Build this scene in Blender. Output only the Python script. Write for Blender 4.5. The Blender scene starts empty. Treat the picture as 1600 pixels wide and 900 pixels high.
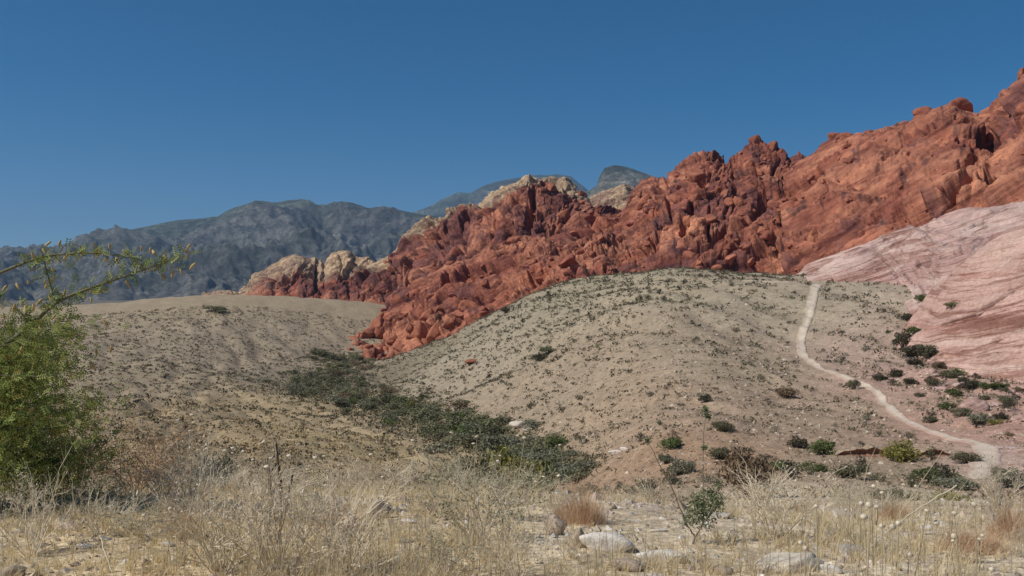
import bpy, bmesh, math, random
import numpy as np

# ------------------------------------------------------------------ camera, sky, sun, exposure
scene = bpy.context.scene
col = scene.collection
F = 1386.0            # focal length in photograph pixels (1600 wide)
HZ = 465.0            # row of the horizon
cam_d = bpy.data.cameras.new('camera')
cam_d.sensor_width = 36.0
cam_d.lens = 36.0 * F / 1600.0
cam_d.shift_y = (HZ - 450.0) / 1600.0
cam_d.clip_start = 0.05
cam_d.clip_end = 60000
cam = bpy.data.objects.new('camera', cam_d)
cam.rotation_euler = (math.radians(90), 0, 0)
col.objects.link(cam)
scene.camera = cam

SUN = np.array([-0.90, -0.34, 0.0]); SUN /= np.linalg.norm(SUN)
SUN_EL = math.radians(47)
sun_rot = math.atan2(SUN[0], SUN[1])
world = bpy.data.worlds.new('World'); scene.world = world
world.use_nodes = True
wn = world.node_tree
for n in list(wn.nodes): wn.nodes.remove(n)
out = wn.nodes.new('ShaderNodeOutputWorld')
bg = wn.nodes.new('ShaderNodeBackground')
sky = wn.nodes.new('ShaderNodeTexSky')
sky.sky_type = 'NISHITA'
sky.sun_disc = False
sky.sun_elevation = SUN_EL
sky.sun_rotation = sun_rot
sky.altitude = 3000
sky.air_density = 1.0
sky.dust_density = 0.0
sky.ozone_density = 4.0
bg.inputs['Strength'].default_value = 0.10
hs = wn.nodes.new('ShaderNodeHueSaturation')      # the deep polarised blue of the photograph
hs.inputs['Hue'].default_value = .493; hs.inputs['Saturation'].default_value = 1.42; hs.inputs['Value'].default_value = .70
wn.links.new(sky.outputs[0], hs.inputs['Color'])
wn.links.new(hs.outputs[0], bg.inputs[0])
wn.links.new(bg.outputs[0], out.inputs[0])

sd = bpy.data.lights.new('sun', 'SUN')
sd.energy = 4.2
sd.angle = math.radians(0.5)
sd.color = (1.0, 0.95, 0.87)
so = bpy.data.objects.new('sun', sd)
ce = math.cos(SUN_EL)
from mathutils import Vector, Matrix, Euler
sdir = Vector((SUN[0]*ce, SUN[1]*ce, math.sin(SUN_EL)))
so.rotation_euler = sdir.to_track_quat('Z', 'Y').to_euler()
col.objects.link(so)

vs = scene.view_settings
vs.view_transform = 'Standard'; vs.look = 'None'; vs.exposure = 0.0; vs.gamma = 1.0
vs.use_curve_mapping = False

rng = np.random.default_rng(7)
random.seed(7)
PI = math.pi

# ------------------------------------------------------------------ numpy noise
def _h(ix, iy, iz, seed):
    x = (ix.astype(np.int64) * 374761393 + iy.astype(np.int64) * 668265263 + iz.astype(np.int64) * 2147483647 % 1274126177 + seed * 974711) & 0xFFFFFFFF
    x = ((x ^ (x >> 13)) * 1274126177) & 0xFFFFFFFF
    x = ((x ^ (x >> 15)) * 2246822519) & 0xFFFFFFFF
    return x ^ (x >> 16)
def hf(ix, iy, iz=None, seed=0):
    if iz is None: iz = np.zeros_like(ix)
    return _h(ix, iy, iz, seed).astype(np.float64) / 4294967296.0
_G = np.array([(math.cos(a), math.sin(a)) for a in np.linspace(0, 2*PI, 32, endpoint=False)])
def pn(x, y, seed=0):
    """2-D gradient noise, about -1..1"""
    x = np.asarray(x, float); y = np.asarray(y, float)
    ix = np.floor(x).astype(np.int64); iy = np.floor(y).astype(np.int64)
    fx = x - ix; fy = y - iy
    u = fx*fx*fx*(fx*(fx*6-15)+10); v = fy*fy*fy*(fy*(fy*6-15)+10)
    z = np.zeros_like(ix)
    def g(i, j):
        k = (_h(ix+i, iy+j, z, seed) >> 3) & 31
        gg = _G[k]
        return gg[..., 0]*(fx-i) + gg[..., 1]*(fy-j)
    a = g(0, 0)*(1-u) + g(1, 0)*u
    b = g(0, 1)*(1-u) + g(1, 1)*u
    return (a*(1-v) + b*v) * 1.45
def fbm(x, y, octv=4, seed=0, gain=.5, lac=2.03):
    s = 0; a = 1; t = 0
    for o in range(octv):
        s = s + a*pn(x, y, seed + o*17); t += a
        x = x*lac + 3.7; y = y*lac - 1.3; a *= gain
    return s / t
def ridged(x, y, octv=4, seed=0, gain=.5):
    s = 0; a = 1; t = 0
    for o in range(octv):
        s = s + a*(1-np.abs(pn(x, y, seed + o*17))*1.6); t += a
        x = x*2.05 + 3.7; y = y*2.05 - 1.3; a *= gain
    return s / t
def worley(x, y, seed=0, jit=.9):
    """F1, F2 and ids + offsets of the two nearest cells"""
    ix = np.floor(x).astype(np.int64); iy = np.floor(y).astype(np.int64)
    f1 = np.full(x.shape, 9.); f2 = np.full(x.shape, 9.)
    r = [np.zeros(x.shape) for _ in range(8)]       # cx, cy, dx, dy of nearest and second
    for i in (-1, 0, 1):
        for j in (-1, 0, 1):
            cx = ix+i; cy = iy+j
            px_ = cx + .5 + (hf(cx, cy, None, seed)-.5)*jit
            py_ = cy + .5 + (hf(cx, cy, None, seed+91)-.5)*jit
            dx = x-px_; dy = y-py_
            d = np.sqrt(dx*dx+dy*dy)
            near = d < f1
            sec = (~near) & (d < f2)
            f2 = np.where(near, f1, np.where(sec, d, f2))
            for k, val in enumerate((cx, cy, dx, dy)):
                r[4+k] = np.where(near, r[k], np.where(sec, val, r[4+k]))
                r[k] = np.where(near, val, r[k])
            f1 = np.where(near, d, f1)
    return f1, f2, r
def sstep(a, b, x):
    t = np.clip((x-a)/(b-a), 0, 1)
    return t*t*(3-2*t)
def blocks(a, b, sx, sy, rot, seed, tilt=.5, bias=(0, 0), edge=.1, crack=.25, jit=.95, dome=.5):
    """rounded blocks parted by cracks, relief in units of block size"""
    c, s = math.cos(rot), math.sin(rot)
    x = (a*c + b*s)/sx; y = (-a*s + b*c)/sy
    f1, f2, r = worley(x, y, seed, jit)
    def hgt(k):
        cx = r[k].astype(np.int64); cy = r[k+1].astype(np.int64)
        h0 = hf(cx, cy, None, seed+5)-.5
        tx = (hf(cx, cy, None, seed+6)-.5)*2*tilt + bias[0]
        ty = (hf(cx, cy, None, seed+7)-.5)*2*tilt + bias[1]
        return h0 + tx*r[k+2] + ty*r[k+3]
    e = np.clip((f2-f1)/edge, 0, 1)
    w = .5 + .5*e*e*(3-2*e)
    hh = hgt(0)*w + hgt(4)*(1-w)
    g = np.clip((f2-f1)/.55, 0, 1)
    hh = hh + dome*(np.sqrt(1-(1-g)**2)-.7)
    cr = np.exp(-((f2-f1)/.06)**2)
    return hh - crack*cr, (hf(r[0].astype(np.int64), r[1].astype(np.int64), None, seed+9)), f2-f1

# ------------------------------------------------------------------ materials
def new_mat(name, rough=.9, spec=.15):
    m = bpy.data.materials.new(name); m.use_nodes = True
    b = m.node_tree.nodes['Principled BSDF']
    b.inputs['Roughness'].default_value = rough
    b.inputs['Specular IOR Level'].default_value = spec
    return m, m.node_tree, b
def node_noise(nt, scale, detail=5, rough=.6, coord=None):
    n = nt.nodes.new('ShaderNodeTexNoise'); n.inputs['Scale'].default_value = scale
    n.inputs['Detail'].default_value = detail; n.inputs['Roughness'].default_value = rough
    if coord is not None: nt.links.new(coord, n.inputs['Vector'])
    return n
def ramp(nt, src, stops):
    r = nt.nodes.new('ShaderNodeValToRGB')
    el = r.color_ramp.elements
    el[0].position, el[0].color = stops[0][0], (*stops[0][1], 1)
    el[1].position, el[1].color = stops[-1][0], (*stops[-1][1], 1)
    for p, c in stops[1:-1]:
        e = el.new(p); e.color = (*c, 1)
    nt.links.new(src, r.inputs[0]); return r
def mul(nt, a, b, fac=1.0, mode='MULTIPLY'):
    m = nt.nodes.new('ShaderNodeMix'); m.data_type = 'RGBA'; m.blend_type = mode
    m.inputs[0].default_value = fac
    nt.links.new(a, m.inputs[6]); nt.links.new(b, m.inputs[7]); return m.outputs[2]
def tint_mat(name, layers=(), bump=(), rough=.92, spec=.12, base=None, jitter=0.0, transl=0.0, strata=()):
    """vertex colour 'tint' (or base) x noise layers [(scale, lo, hi, p0, p1)], bumps [(scale, strength, dist)]"""
    m, nt, b = new_mat(name, rough, spec)
    tc = nt.nodes.new('ShaderNodeTexCoord').outputs['Object']
    if base is None:
        at = nt.nodes.new('ShaderNodeAttribute'); at.attribute_name = 'tint'; c = at.outputs['Color']
    else:
        rg = nt.nodes.new('ShaderNodeRGB'); rg.outputs[0].default_value = (*base, 1); c = rg.outputs[0]
    for sc, lo, hi, p0, p1 in layers:
        n = node_noise(nt, sc, 6, .65, tc)
        r = ramp(nt, n.outputs['Fac'], [(p0, lo), (p1, hi)])
        c = mul(nt, c, r.outputs[0])
    sbump = []
    for ang, sc, stretch, lo, hi, bd in strata:          # bedding: noise drawn out along the beds
        rt = nt.nodes.new('ShaderNodeVectorRotate'); rt.rotation_type = 'Y_AXIS'; rt.inputs['Angle'].default_value = ang
        nt.links.new(tc, rt.inputs['Vector'])
        mp = nt.nodes.new('ShaderNodeMapping'); mp.inputs['Scale'].default_value = (sc*stretch, sc*stretch, sc)
        nt.links.new(rt.outputs[0], mp.inputs['Vector'])
        n = node_noise(nt, 1.0, 5, .7, mp.outputs[0]); n.inputs['Distortion'].default_value = .25
        r = ramp(nt, n.outputs['Fac'], [(.40, lo), (.455, (1, 1, 1)), (.64, hi)])
        c = mul(nt, c, r.outputs[0])
        if bd: sbump.append((n.outputs['Fac'], bd))
    if jitter:
        oi = nt.nodes.new('ShaderNodeObjectInfo')
        r = ramp(nt, oi.outputs['Random'], [(0, (1-jitter,)*3), (1, (1+jitter,)*3)])
        c = mul(nt, c, r.outputs[0])
    nt.links.new(c, b.inputs['Base Color'])
    prev = None
    for src, bd in sbump:
        bp = nt.nodes.new('ShaderNodeBump'); bp.inputs['Strength'].default_value = .8; bp.inputs['Distance'].default_value = bd
        nt.links.new(src, bp.inputs['Height'])
        if prev: nt.links.new(prev, bp.inputs['Normal'])
        prev = bp.outputs['Normal']
    for sc, st, dist in bump:
        n = node_noise(nt, sc, 6, .65, tc)
        bp = nt.nodes.new('ShaderNodeBump'); bp.inputs['Strength'].default_value = st; bp.inputs['Distance'].default_value = dist
        nt.links.new(n.outputs['Fac'], bp.inputs['Height'])
        if prev: nt.links.new(prev, bp.inputs['Normal'])
        prev = bp.outputs['Normal']
    if prev: nt.links.new(prev, b.inputs['Normal'])
    if transl:
        tr = nt.nodes.new('ShaderNodeBsdfTranslucent'); nt.links.new(c, tr.inputs[0])
        mx = nt.nodes.new('ShaderNodeMixShader'); mx.inputs[0].default_value = transl
        o = nt.nodes['Material Output']
        nt.links.new(b.outputs[0], mx.inputs[1]); nt.links.new(tr.outputs[0], mx.inputs[2]); nt.links.new(mx.outputs[0], o.inputs[0])
    return m

G = lambda v: (v, v, v)
M = {}
M['ground'] = tint_mat('desert_soil', [(.9, G(.80), G(1.16), .35, .65), (5.0, (.74, .72, .70), G(1.2), .36, .62), (22, (.62, .6, .58), G(1.25), .36, .6)], [(2.2, .7, .12), (11, .8, .05), (50, .5, .012)])
M['red'] = tint_mat('red_sandstone', [(.06, (.80, .76, .80), (1.14, 1.12, 1.06), .38, .62), (.45, (.66, .60, .62), G(1.2), .37, .6), (1.6, (.80, .77, .77), G(1.1), .36, .6)], [(.7, .5, .9), (2.2, .6, .3)], strata=[(.45, .22, .10, (.70, .64, .68), (1.16, 1.13, 1.08), .7), (.5, .8, .12, (.78, .74, .76), (1.1, 1.1, 1.1), .35)])
M['redSmooth'] = tint_mat('smooth_red_sandstone', [(.06, (.78, .72, .76), (1.12, 1.10, 1.05), .38, .62), (.4, (.76, .70, .70), G(1.12), .34, .6)], [(.6, .45, .8), (2.5, .5, .2)], strata=[(.55, .25, .08, (.62, .55, .58), (1.14, 1.12, 1.08), .9), (.6, .9, .08, (.74, .70, .72), (1.08, 1.08, 1.08), .4)])
M['slick'] = tint_mat('pale_slickrock', [(.25, G(.86), G(1.1), .35, .65), (2.5, (.80, .76, .75), G(1.1), .35, .6)], [(1.2, .6, .22), (6, .6, .05)], strata=[(.30, .45, .05, (.80, .70, .67), (1.08, 1.08, 1.08), .5), (.38, 1.5, .025, (.62, .52, .49), (1.08, 1.08, 1.08), .35), (.33, 3.6, .025, (.70, .61, .58), (1.06, 1.06, 1.06), .2)])
M['mount'] = tint_mat('limestone', [(.004, G(.75), G(1.2), .38, .62), (.02, (.62, .64, .62), G(1.4), .42, .58), (.07, (.7, .72, .7), G(1.3), .42, .58)], [(.02, .5, 14)], strata=[(.06, .016, .12, (.72, .74, .76), (1.3, 1.28, 1.25), 7)])
M['trail'] = tint_mat('trail_dust', [(.8, G(.9), G(1.08), .35, .65), (9, G(.86), G(1.1), .35, .65)], [(6, .5, .04)])
M['leaf'] = tint_mat('shrub_foliage', [], [], .8, .15, jitter=.18, transl=.2)
M['scrub'] = tint_mat('scrub_foliage', [], [], .9, .05)
M['grass'] = tint_mat('dry_grass', [], [], .75, .2, transl=.45)
M['twig'] = tint_mat('dry_twig', [], [], .85, .15, jitter=.12)
M['paleRock'] = tint_mat('pale_limestone_rock', [(3, (.80, .77, .74), G(1.12), .36, .62), (25, G(.78), G(1.14), .35, .62)], [(6, .6, .04), (40, .6, .008)], jitter=.1)
M['redRock'] = tint_mat('red_boulder', [(.15, (.80, .74, .74), G(1.12), .36, .62), (1.2, G(.8), G(1.12), .35, .62)], [(.8, .7, .35), (4, .6, .06)], jitter=.15)
M['bark'] = tint_mat('branch_bark', [(40, G(.75), G(1.2), .35, .65)], [], .85, .2, base=(.16, .15, .09))
M['catkin'] = tint_mat('catkin', [(200, (.72, .65, .55), G(1.2), .35, .65)], [], .85, .1, base=(.52, .40, .19), jitter=.2)
M['seed'] = tint_mat('seed_head', [(180, (.72, .68, .62), G(1.15), .35, .65)], [(300, .6, .002)], .85, .1, base=(.74, .65, .50), jitter=.12)

# ------------------------------------------------------------------ mesh helpers
def mesh_np(name, V, faces, mat, tint=None, smooth=True):
    """faces: list of int arrays (n,k)"""
    me = bpy.data.meshes.new(name)
    V = np.asarray(V, np.float32)
    faces = [np.asarray(f, np.int32) for f in faces if len(f)]
    nl = sum(f.size for f in faces); npoly = sum(len(f) for f in faces)
    me.vertices.add(len(V)); me.vertices.foreach_set('co', V.ravel())
    me.loops.add(nl); me.loops.foreach_set('vertex_index', np.concatenate([f.ravel() for f in faces]))
    tot = np.concatenate([np.full(len(f), f.shape[1], np.int32) for f in faces])
    st = np.concatenate(([0], np.cumsum(tot)[:-1])).astype(np.int32)
    me.polygons.add(npoly)
    me.polygons.foreach_set('loop_start', st)
    me.polygons.foreach_set('loop_total', tot)
    me.polygons.foreach_set('use_smooth', np.full(npoly, smooth))
    me.update(calc_edges=True)
    if tint is not None:
        tint = np.asarray(tint, np.float32)
        a = me.attributes.new('tint', 'FLOAT_COLOR', 'POINT')
        c = np.ones((len(V), 4), np.float32); c[:, :3] = np.clip(tint, 0, 1)
        a.data.foreach_set('color', c.ravel())
    me.materials.append(mat)
    return me
def add_obj(name, me, loc=(0, 0, 0), parent=None):
    o = bpy.data.objects.new(name, me); col.objects.link(o)
    o.location = loc
    if parent is not None: o.parent = parent
    return o
def tag(o, label=None, cat=None, group=None, kind=None):
    if label: o['label'] = label
    if cat: o['category'] = cat
    if group: o['group'] = group
    if kind: o['kind'] = kind
    return o
def empty(name, loc):
    o = bpy.data.objects.new(name, None); o.location = loc; o.empty_display_size = .1
    col.objects.link(o); return o
def grid_faces(nu, nv):
    i = np.arange(nu-1)[:, None]*nv + np.arange(nv-1)[None, :]
    i = i.ravel()
    return np.stack([i, i+nv, i+nv+1, i+1], 1)
class Buf:
    def __init__(s): s.v = []; s.f = {}; s.t = []; s.n = 0
    def add(s, V, faces, tint):
        V = np.asarray(V, float); s.v.append(V)
        for f in faces:
            f = np.asarray(f)
            if len(f): s.f.setdefault(f.shape[1], []).append(f + s.n)
        t = np.asarray(tint, float)
        s.t.append(np.broadcast_to(t, V.shape).copy())
        s.n += len(V)
    def arrays(s):
        return np.concatenate(s.v), [np.concatenate(f) for f in s.f.values()], np.concatenate(s.t)
    def mesh(s, name, mat, smooth=False):
        V, Fa, T = s.arrays()
        return mesh_np(name, V, Fa, mat, T, smooth)
def tube(P, R, sides=4):
    P = np.asarray(P, float); R = np.broadcast_to(np.asarray(R, float), (len(P),))
    T = np.gradient(P, axis=0); T /= np.linalg.norm(T, axis=1)[:, None] + 1e-9
    up = np.array([.31, .17, .93]) if abs(T[0, 2]) < .9 else np.array([1, .2, .1])
    A = np.cross(T, up); A /= np.linalg.norm(A, axis=1)[:, None] + 1e-9
    B = np.cross(T, A)
    ang = np.linspace(0, 2*PI, sides, endpoint=False)
    V = P[:, None, :] + R[:, None, None]*(np.cos(ang)[None, :, None]*A[:, None, :] + np.sin(ang)[None, :, None]*B[:, None, :])
    n = len(P); i = np.arange(n-1)[:, None]*sides; j = np.arange(sides)[None, :]; j2 = (j+1) % sides
    Fq = np.stack([i+j, i+j2, i+sides+j2, i+sides+j], -1).reshape(-1, 4)
    return V.reshape(-1, 3), Fq
def leaf_quads(C, size, rs, aspect=.55, up=.3):
    """random oriented little quads centred at C"""
    n = len(C)
    D = rs.normal(size=(n, 3)); D[:, 2] += up; D /= np.linalg.norm(D, axis=1)[:, None]
    E = np.cross(D, rs.normal(size=(n, 3))); E /= np.linalg.norm(E, axis=1)[:, None] + 1e-9
    s = np.broadcast_to(size, (n,))[:, None]
    a = D*s; b = E*s*aspect
    V = np.stack([C-a, C+b*.9-a*.1, C+a, C-b*.9-a*.1], 1).reshape(-1, 3)
    return V, np.arange(4*n).reshape(n, 4)

# ------------------------------------------------------------------ the lie of the land
def at(px, py, Y):
    return np.array([(px-800)/F*Y, Y, (HZ-py)/F*Y])
CP = []
for px in (-700, -250, 200, 650, 1100, 1550, 2000, 2400):
    for r, z in ((1.2, -1.6), (3, -1.6), (5, -1.62)):
        CP.append(((px-800)/F, r, z))
for px in (-400, 0, 400, 800): 
    CP += [((px-800)/F, 8, -1.92), ((px-800)/F, 12, -2.65), ((px-800)/F, 16, -3.8), ((px-800)/F, 26, -6.7)]
for px in (1150, 1500, 1900):
    CP += [((px-800)/F, 8, -2.0), ((px-800)/F, 12, -2.95), ((px-800)/F, 17, -4.05), ((px-800)/F, 26, -5.85)]
pts = """
-200 700 60 | 100 690 65 | 300 705 62 | 500 710 72 | 650 715 76
-300 640 100 | 0 640 100 | 180 640 100 | 400 660 112 | 550 680 100
-300 580 170 | 0 575 175 | 200 570 200 | 350 590 190 | 430 605 190
-300 515 270 | 0 515 270 | 150 515 285 | 300 515 280 | 450 525 300 | 520 540 305
-300 490 380 | 0 482 370 | 100 480 370 | 200 470 385 | 290 463 390 | 400 462 400 | 500 467 400 | 560 473 400 | 600 500 360
480 600 205 | 520 560 290 | 590 560 300 | 560 620 165 | 650 640 138 | 750 668 110 | 830 700 88 | 870 725 68 | 960 742 54
700 620 156 | 640 580 215 | 700 560 192 | 620 553 285
800 600 124 | 800 520 172 | 780 480 240 | 880 440 215 | 900 500 143 | 960 430 190
1060 425 172 | 1000 480 130 | 1000 560 100 | 1000 640 71 | 1000 700 54
1180 433 160 | 1270 437 152 | 1270 480 132 | 1250 540 108 | 1180 600 83 | 1180 660 60 | 1180 700 50 | 1200 735 41
1340 439 150 | 1400 444 143 | 1330 580 90 | 1390 635 70 | 1450 670 57 | 1400 715 46 | 1540 700 46 | 1330 735 40 | 1500 745 38
1430 555 99 | 1500 575 92 | 1600 592 84 | 1500 630 68 | 1600 660 56 | 1600 720 42 | 1800 700 48 | 1800 610 78
1425 470 130 | 1430 510 115 | 1500 545 110 | 1700 560 100
1250 755 31 | 1500 765 31 | 1700 770 31 | 1050 765 33
"""
for ln in pts.replace('\n', '|').split('|'):
    if ln.strip():
        a, b, c = map(float, ln.split()); CP.append(((a-800)/F, c, (HZ-b)/F*c))
# behind the crests and out over the plain
for px, Y, z in ((-300, 520, -20), (0, 520, -16), (300, 540, -14), (550, 560, -14), (800, 320, -12), (1060, 260, -6), (1270, 230, 0), (1600, 240, 4), (1900, 240, 4),
                 (-300, 900, -22), (300, 900, -18), (800, 900, -10), (1300, 900, -5), (1800, 900, 0),
                 (-300, 3000, -12), (300, 3000, -8), (800, 3000, -5), (1300, 3000, 0), (1900, 3000, 0),
                 (-300, 12000, 0), (800, 12000, 0), (1900, 12000, 0)):
    CP.append(((px-800)/F, Y, z))
CP = np.array(CP)
cth = np.arctan(CP[:, 0]); cr = CP[:, 1]*np.sqrt(1+CP[:, 0]**2)
cu = np.stack([cth*1.6, np.log(cr)], 1); cval = CP[:, 2]/cr
def _tps(d2): return .5*d2*np.log(d2+1e-12)
nC = len(cu)
K = _tps(((cu[:, None]-cu[None])**2).sum(-1)) + np.eye(nC)*1e-4
Pm = np.concatenate([np.ones((nC, 1)), cu], 1)
A = np.block([[K, Pm], [Pm.T, np.zeros((3, 3))]])
SOL = np.linalg.solve(A, np.concatenate([cval, np.zeros(3)]))
def zbase(x, y):
    x = np.asarray(x, float); y = np.asarray(y, float)
    sh = x.shape; x = x.ravel(); y = y.ravel()
    th = np.arctan2(x, y); r = np.maximum(np.hypot(x, y), 1.2)
    thc = np.clip(th, -.78, .78)
    q = np.stack([thc*1.6, np.log(r)], 1)
    v = np.empty(len(q))
    for s in range(0, len(q), 20000):
        qq = q[s:s+20000]
        d2 = ((qq[:, None]-cu[None])**2).sum(-1)
        v[s:s+20000] = _tps(d2) @ SOL[:nC] + SOL[nC] + qq @ SOL[nC+1:]
    z = v*r
    w = sstep(.78, 2.0, np.abs(th))
    z = z*(1-w) + (-1.6 - .02*np.minimum(r, 300))*w
    return z.reshape(sh)
def znoise(x, y):
    r = np.hypot(x, y)
    k = np.clip(r/60, .05, 1)
    n = fbm(x/22, y/22, 4, 3)*.8*k*np.clip(r/100, .3, 1.3) + fbm(x/2.6, y/2.6, 3, 5)*.16*np.clip(r/15, .35, 1)
    n = n + fbm(x/.5, y/.5, 2, 8)*.03*(r < 60)
    n = n - sstep(.0, .5, ridged((x+.35*y)/17, y/70, 3, 14)-.45)*.9*np.clip((r-45)/40, 0, 1)*np.clip((400-r)/100, 0, 1)
    # erosion gullies on the far slopes
    n = n - np.maximum(0, ridged(x/30+.02*y, y/55, 3, 12)-.62)*1.6*np.clip((r-110)/150, 0, 1)*np.clip((700-r)/200, 0, 1)
    return n
def zg(x, y): return zbase(x, y) + znoise(x, y)
def ground_hit(px, py, ymin=3.0, ymax=500.0):
    Y = np.exp(np.linspace(math.log(ymin), math.log(ymax), 900))
    x = (px-800)/F*Y; zr = (HZ-py)/F*Y
    d = zr - zg(x, Y)
    k = np.argmax(d < 0)
    if d[k] >= 0: k = len(Y)-1
    if k > 0 and d[k] < 0:
        t = d[k-1]/(d[k-1]-d[k]); Yh = Y[k-1] + (Y[k]-Y[k-1])*t
    else: Yh = Y[k]
    xx = (px-800)/F*Yh
    return np.array([xx, Yh, float(zg(np.array([xx]), np.array([Yh]))[0])])

# colours of the soil: (px, row) in the photograph -> world place -> albedo
CC = []
for px, py, c in ((-100, 700, (.36, .28, .17)), (300, 690, (.37, .285, .175)), (550, 690, (.42, .33, .19)), (400, 640, (.41, .32, .195)), (200, 600, (.36, .29, .20)),
                  (300, 540, (.35, .285, .205)), (300, 475, (.36, .29, .20)), (450, 470, (.36, .29, .20)), (450, 540, (.38, .31, .225)), (0, 520, (.35, .285, .205)),
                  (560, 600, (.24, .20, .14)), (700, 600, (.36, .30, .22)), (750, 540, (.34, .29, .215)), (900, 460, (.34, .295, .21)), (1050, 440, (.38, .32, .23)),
                  (900, 580, (.36, .285, .205)), (1000, 640, (.38, .285, .20)), (1150, 560, (.38, .305, .22)), (1200, 480, (.40, .335, .245)), (1250, 650, (.37, .28, .20)),
                  (1100, 720, (.39, .265, .175)), (1000, 745, (.38, .26, .175)), (1350, 455, (.40, .335, .255)), (1400, 470, (.42, .335, .26)), (1380, 550, (.42, .31, .25)), (1480, 640, (.43, .285, .22)),
                  (1560, 640, (.47, .29, .235)), (1590, 680, (.48, .30, .24)), (1590, 730, (.50, .36, .30)), (1350, 720, (.36, .27, .195)), (1400, 745, (.37, .29, .20)),
                  (1450, 600, (.45, .30, .245)), (1320, 640, (.38, .285, .21)),
                  (100, 850, (.58, .47, .31)), (500, 850, (.60, .49, .33)), (900, 850, (.68, .57, .40)), (1100, 800, (.68, .56, .41)), (1400, 850, (.68, .58, .43)), (1400, 780, (.58, .48, .34)), (700, 780, (.60, .48, .31)), (300, 790, (.58, .45, .27)), (1200, 870, (.68, .57, .42))):
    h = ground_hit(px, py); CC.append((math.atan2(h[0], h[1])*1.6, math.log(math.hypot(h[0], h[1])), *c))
for th in (-.5, 0, .5): CC.append((th*1.6, math.log(2500), .17, .15, .12))
CC = np.array(CC)
def soil_colour(x, y):
    q = np.stack([np.arctan2(x, y)*1.6, np.log(np.maximum(np.hypot(x, y), 1.2))], -1).reshape(-1, 2)
    o = np.empty((len(q), 3))
    for s in range(0, len(q), 20000):
        d2 = ((q[s:s+20000, None]-CC[None, :, :2])**2).sum(-1)
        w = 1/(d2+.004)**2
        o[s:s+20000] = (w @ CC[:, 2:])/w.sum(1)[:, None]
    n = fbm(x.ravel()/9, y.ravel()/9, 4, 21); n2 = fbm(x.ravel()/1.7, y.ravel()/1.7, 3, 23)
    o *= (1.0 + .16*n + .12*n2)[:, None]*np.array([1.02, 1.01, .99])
    return o

# ---------------- ground sheet: one mesh, fine in front, out to the horizon
th1 = np.concatenate([np.linspace(-PI, -.70, 30, endpoint=False), np.linspace(-.70, .70, 440), np.linspace(.70, PI, 31)[1:]])
rr = np.concatenate([np.exp(np.linspace(math.log(.8), math.log(600), 430)), np.exp(np.linspace(math.log(600), math.log(13000), 60))[1:]])
TH, RR = np.meshgrid(th1, rr, indexing='ij')
X = RR*np.sin(TH); Yg = RR*np.cos(TH)
Z = zg(X, Yg)
V = np.stack([X, Yg, Z], -1).reshape(-1, 3)
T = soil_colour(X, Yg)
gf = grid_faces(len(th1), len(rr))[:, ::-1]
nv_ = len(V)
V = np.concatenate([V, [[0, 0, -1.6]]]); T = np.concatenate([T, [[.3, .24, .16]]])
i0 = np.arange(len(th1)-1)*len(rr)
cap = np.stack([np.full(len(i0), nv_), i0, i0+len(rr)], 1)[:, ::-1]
ground = tag(add_obj('ground', mesh_np('ground', V, [gf, cap], M['ground'], T)), kind='structure')

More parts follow.
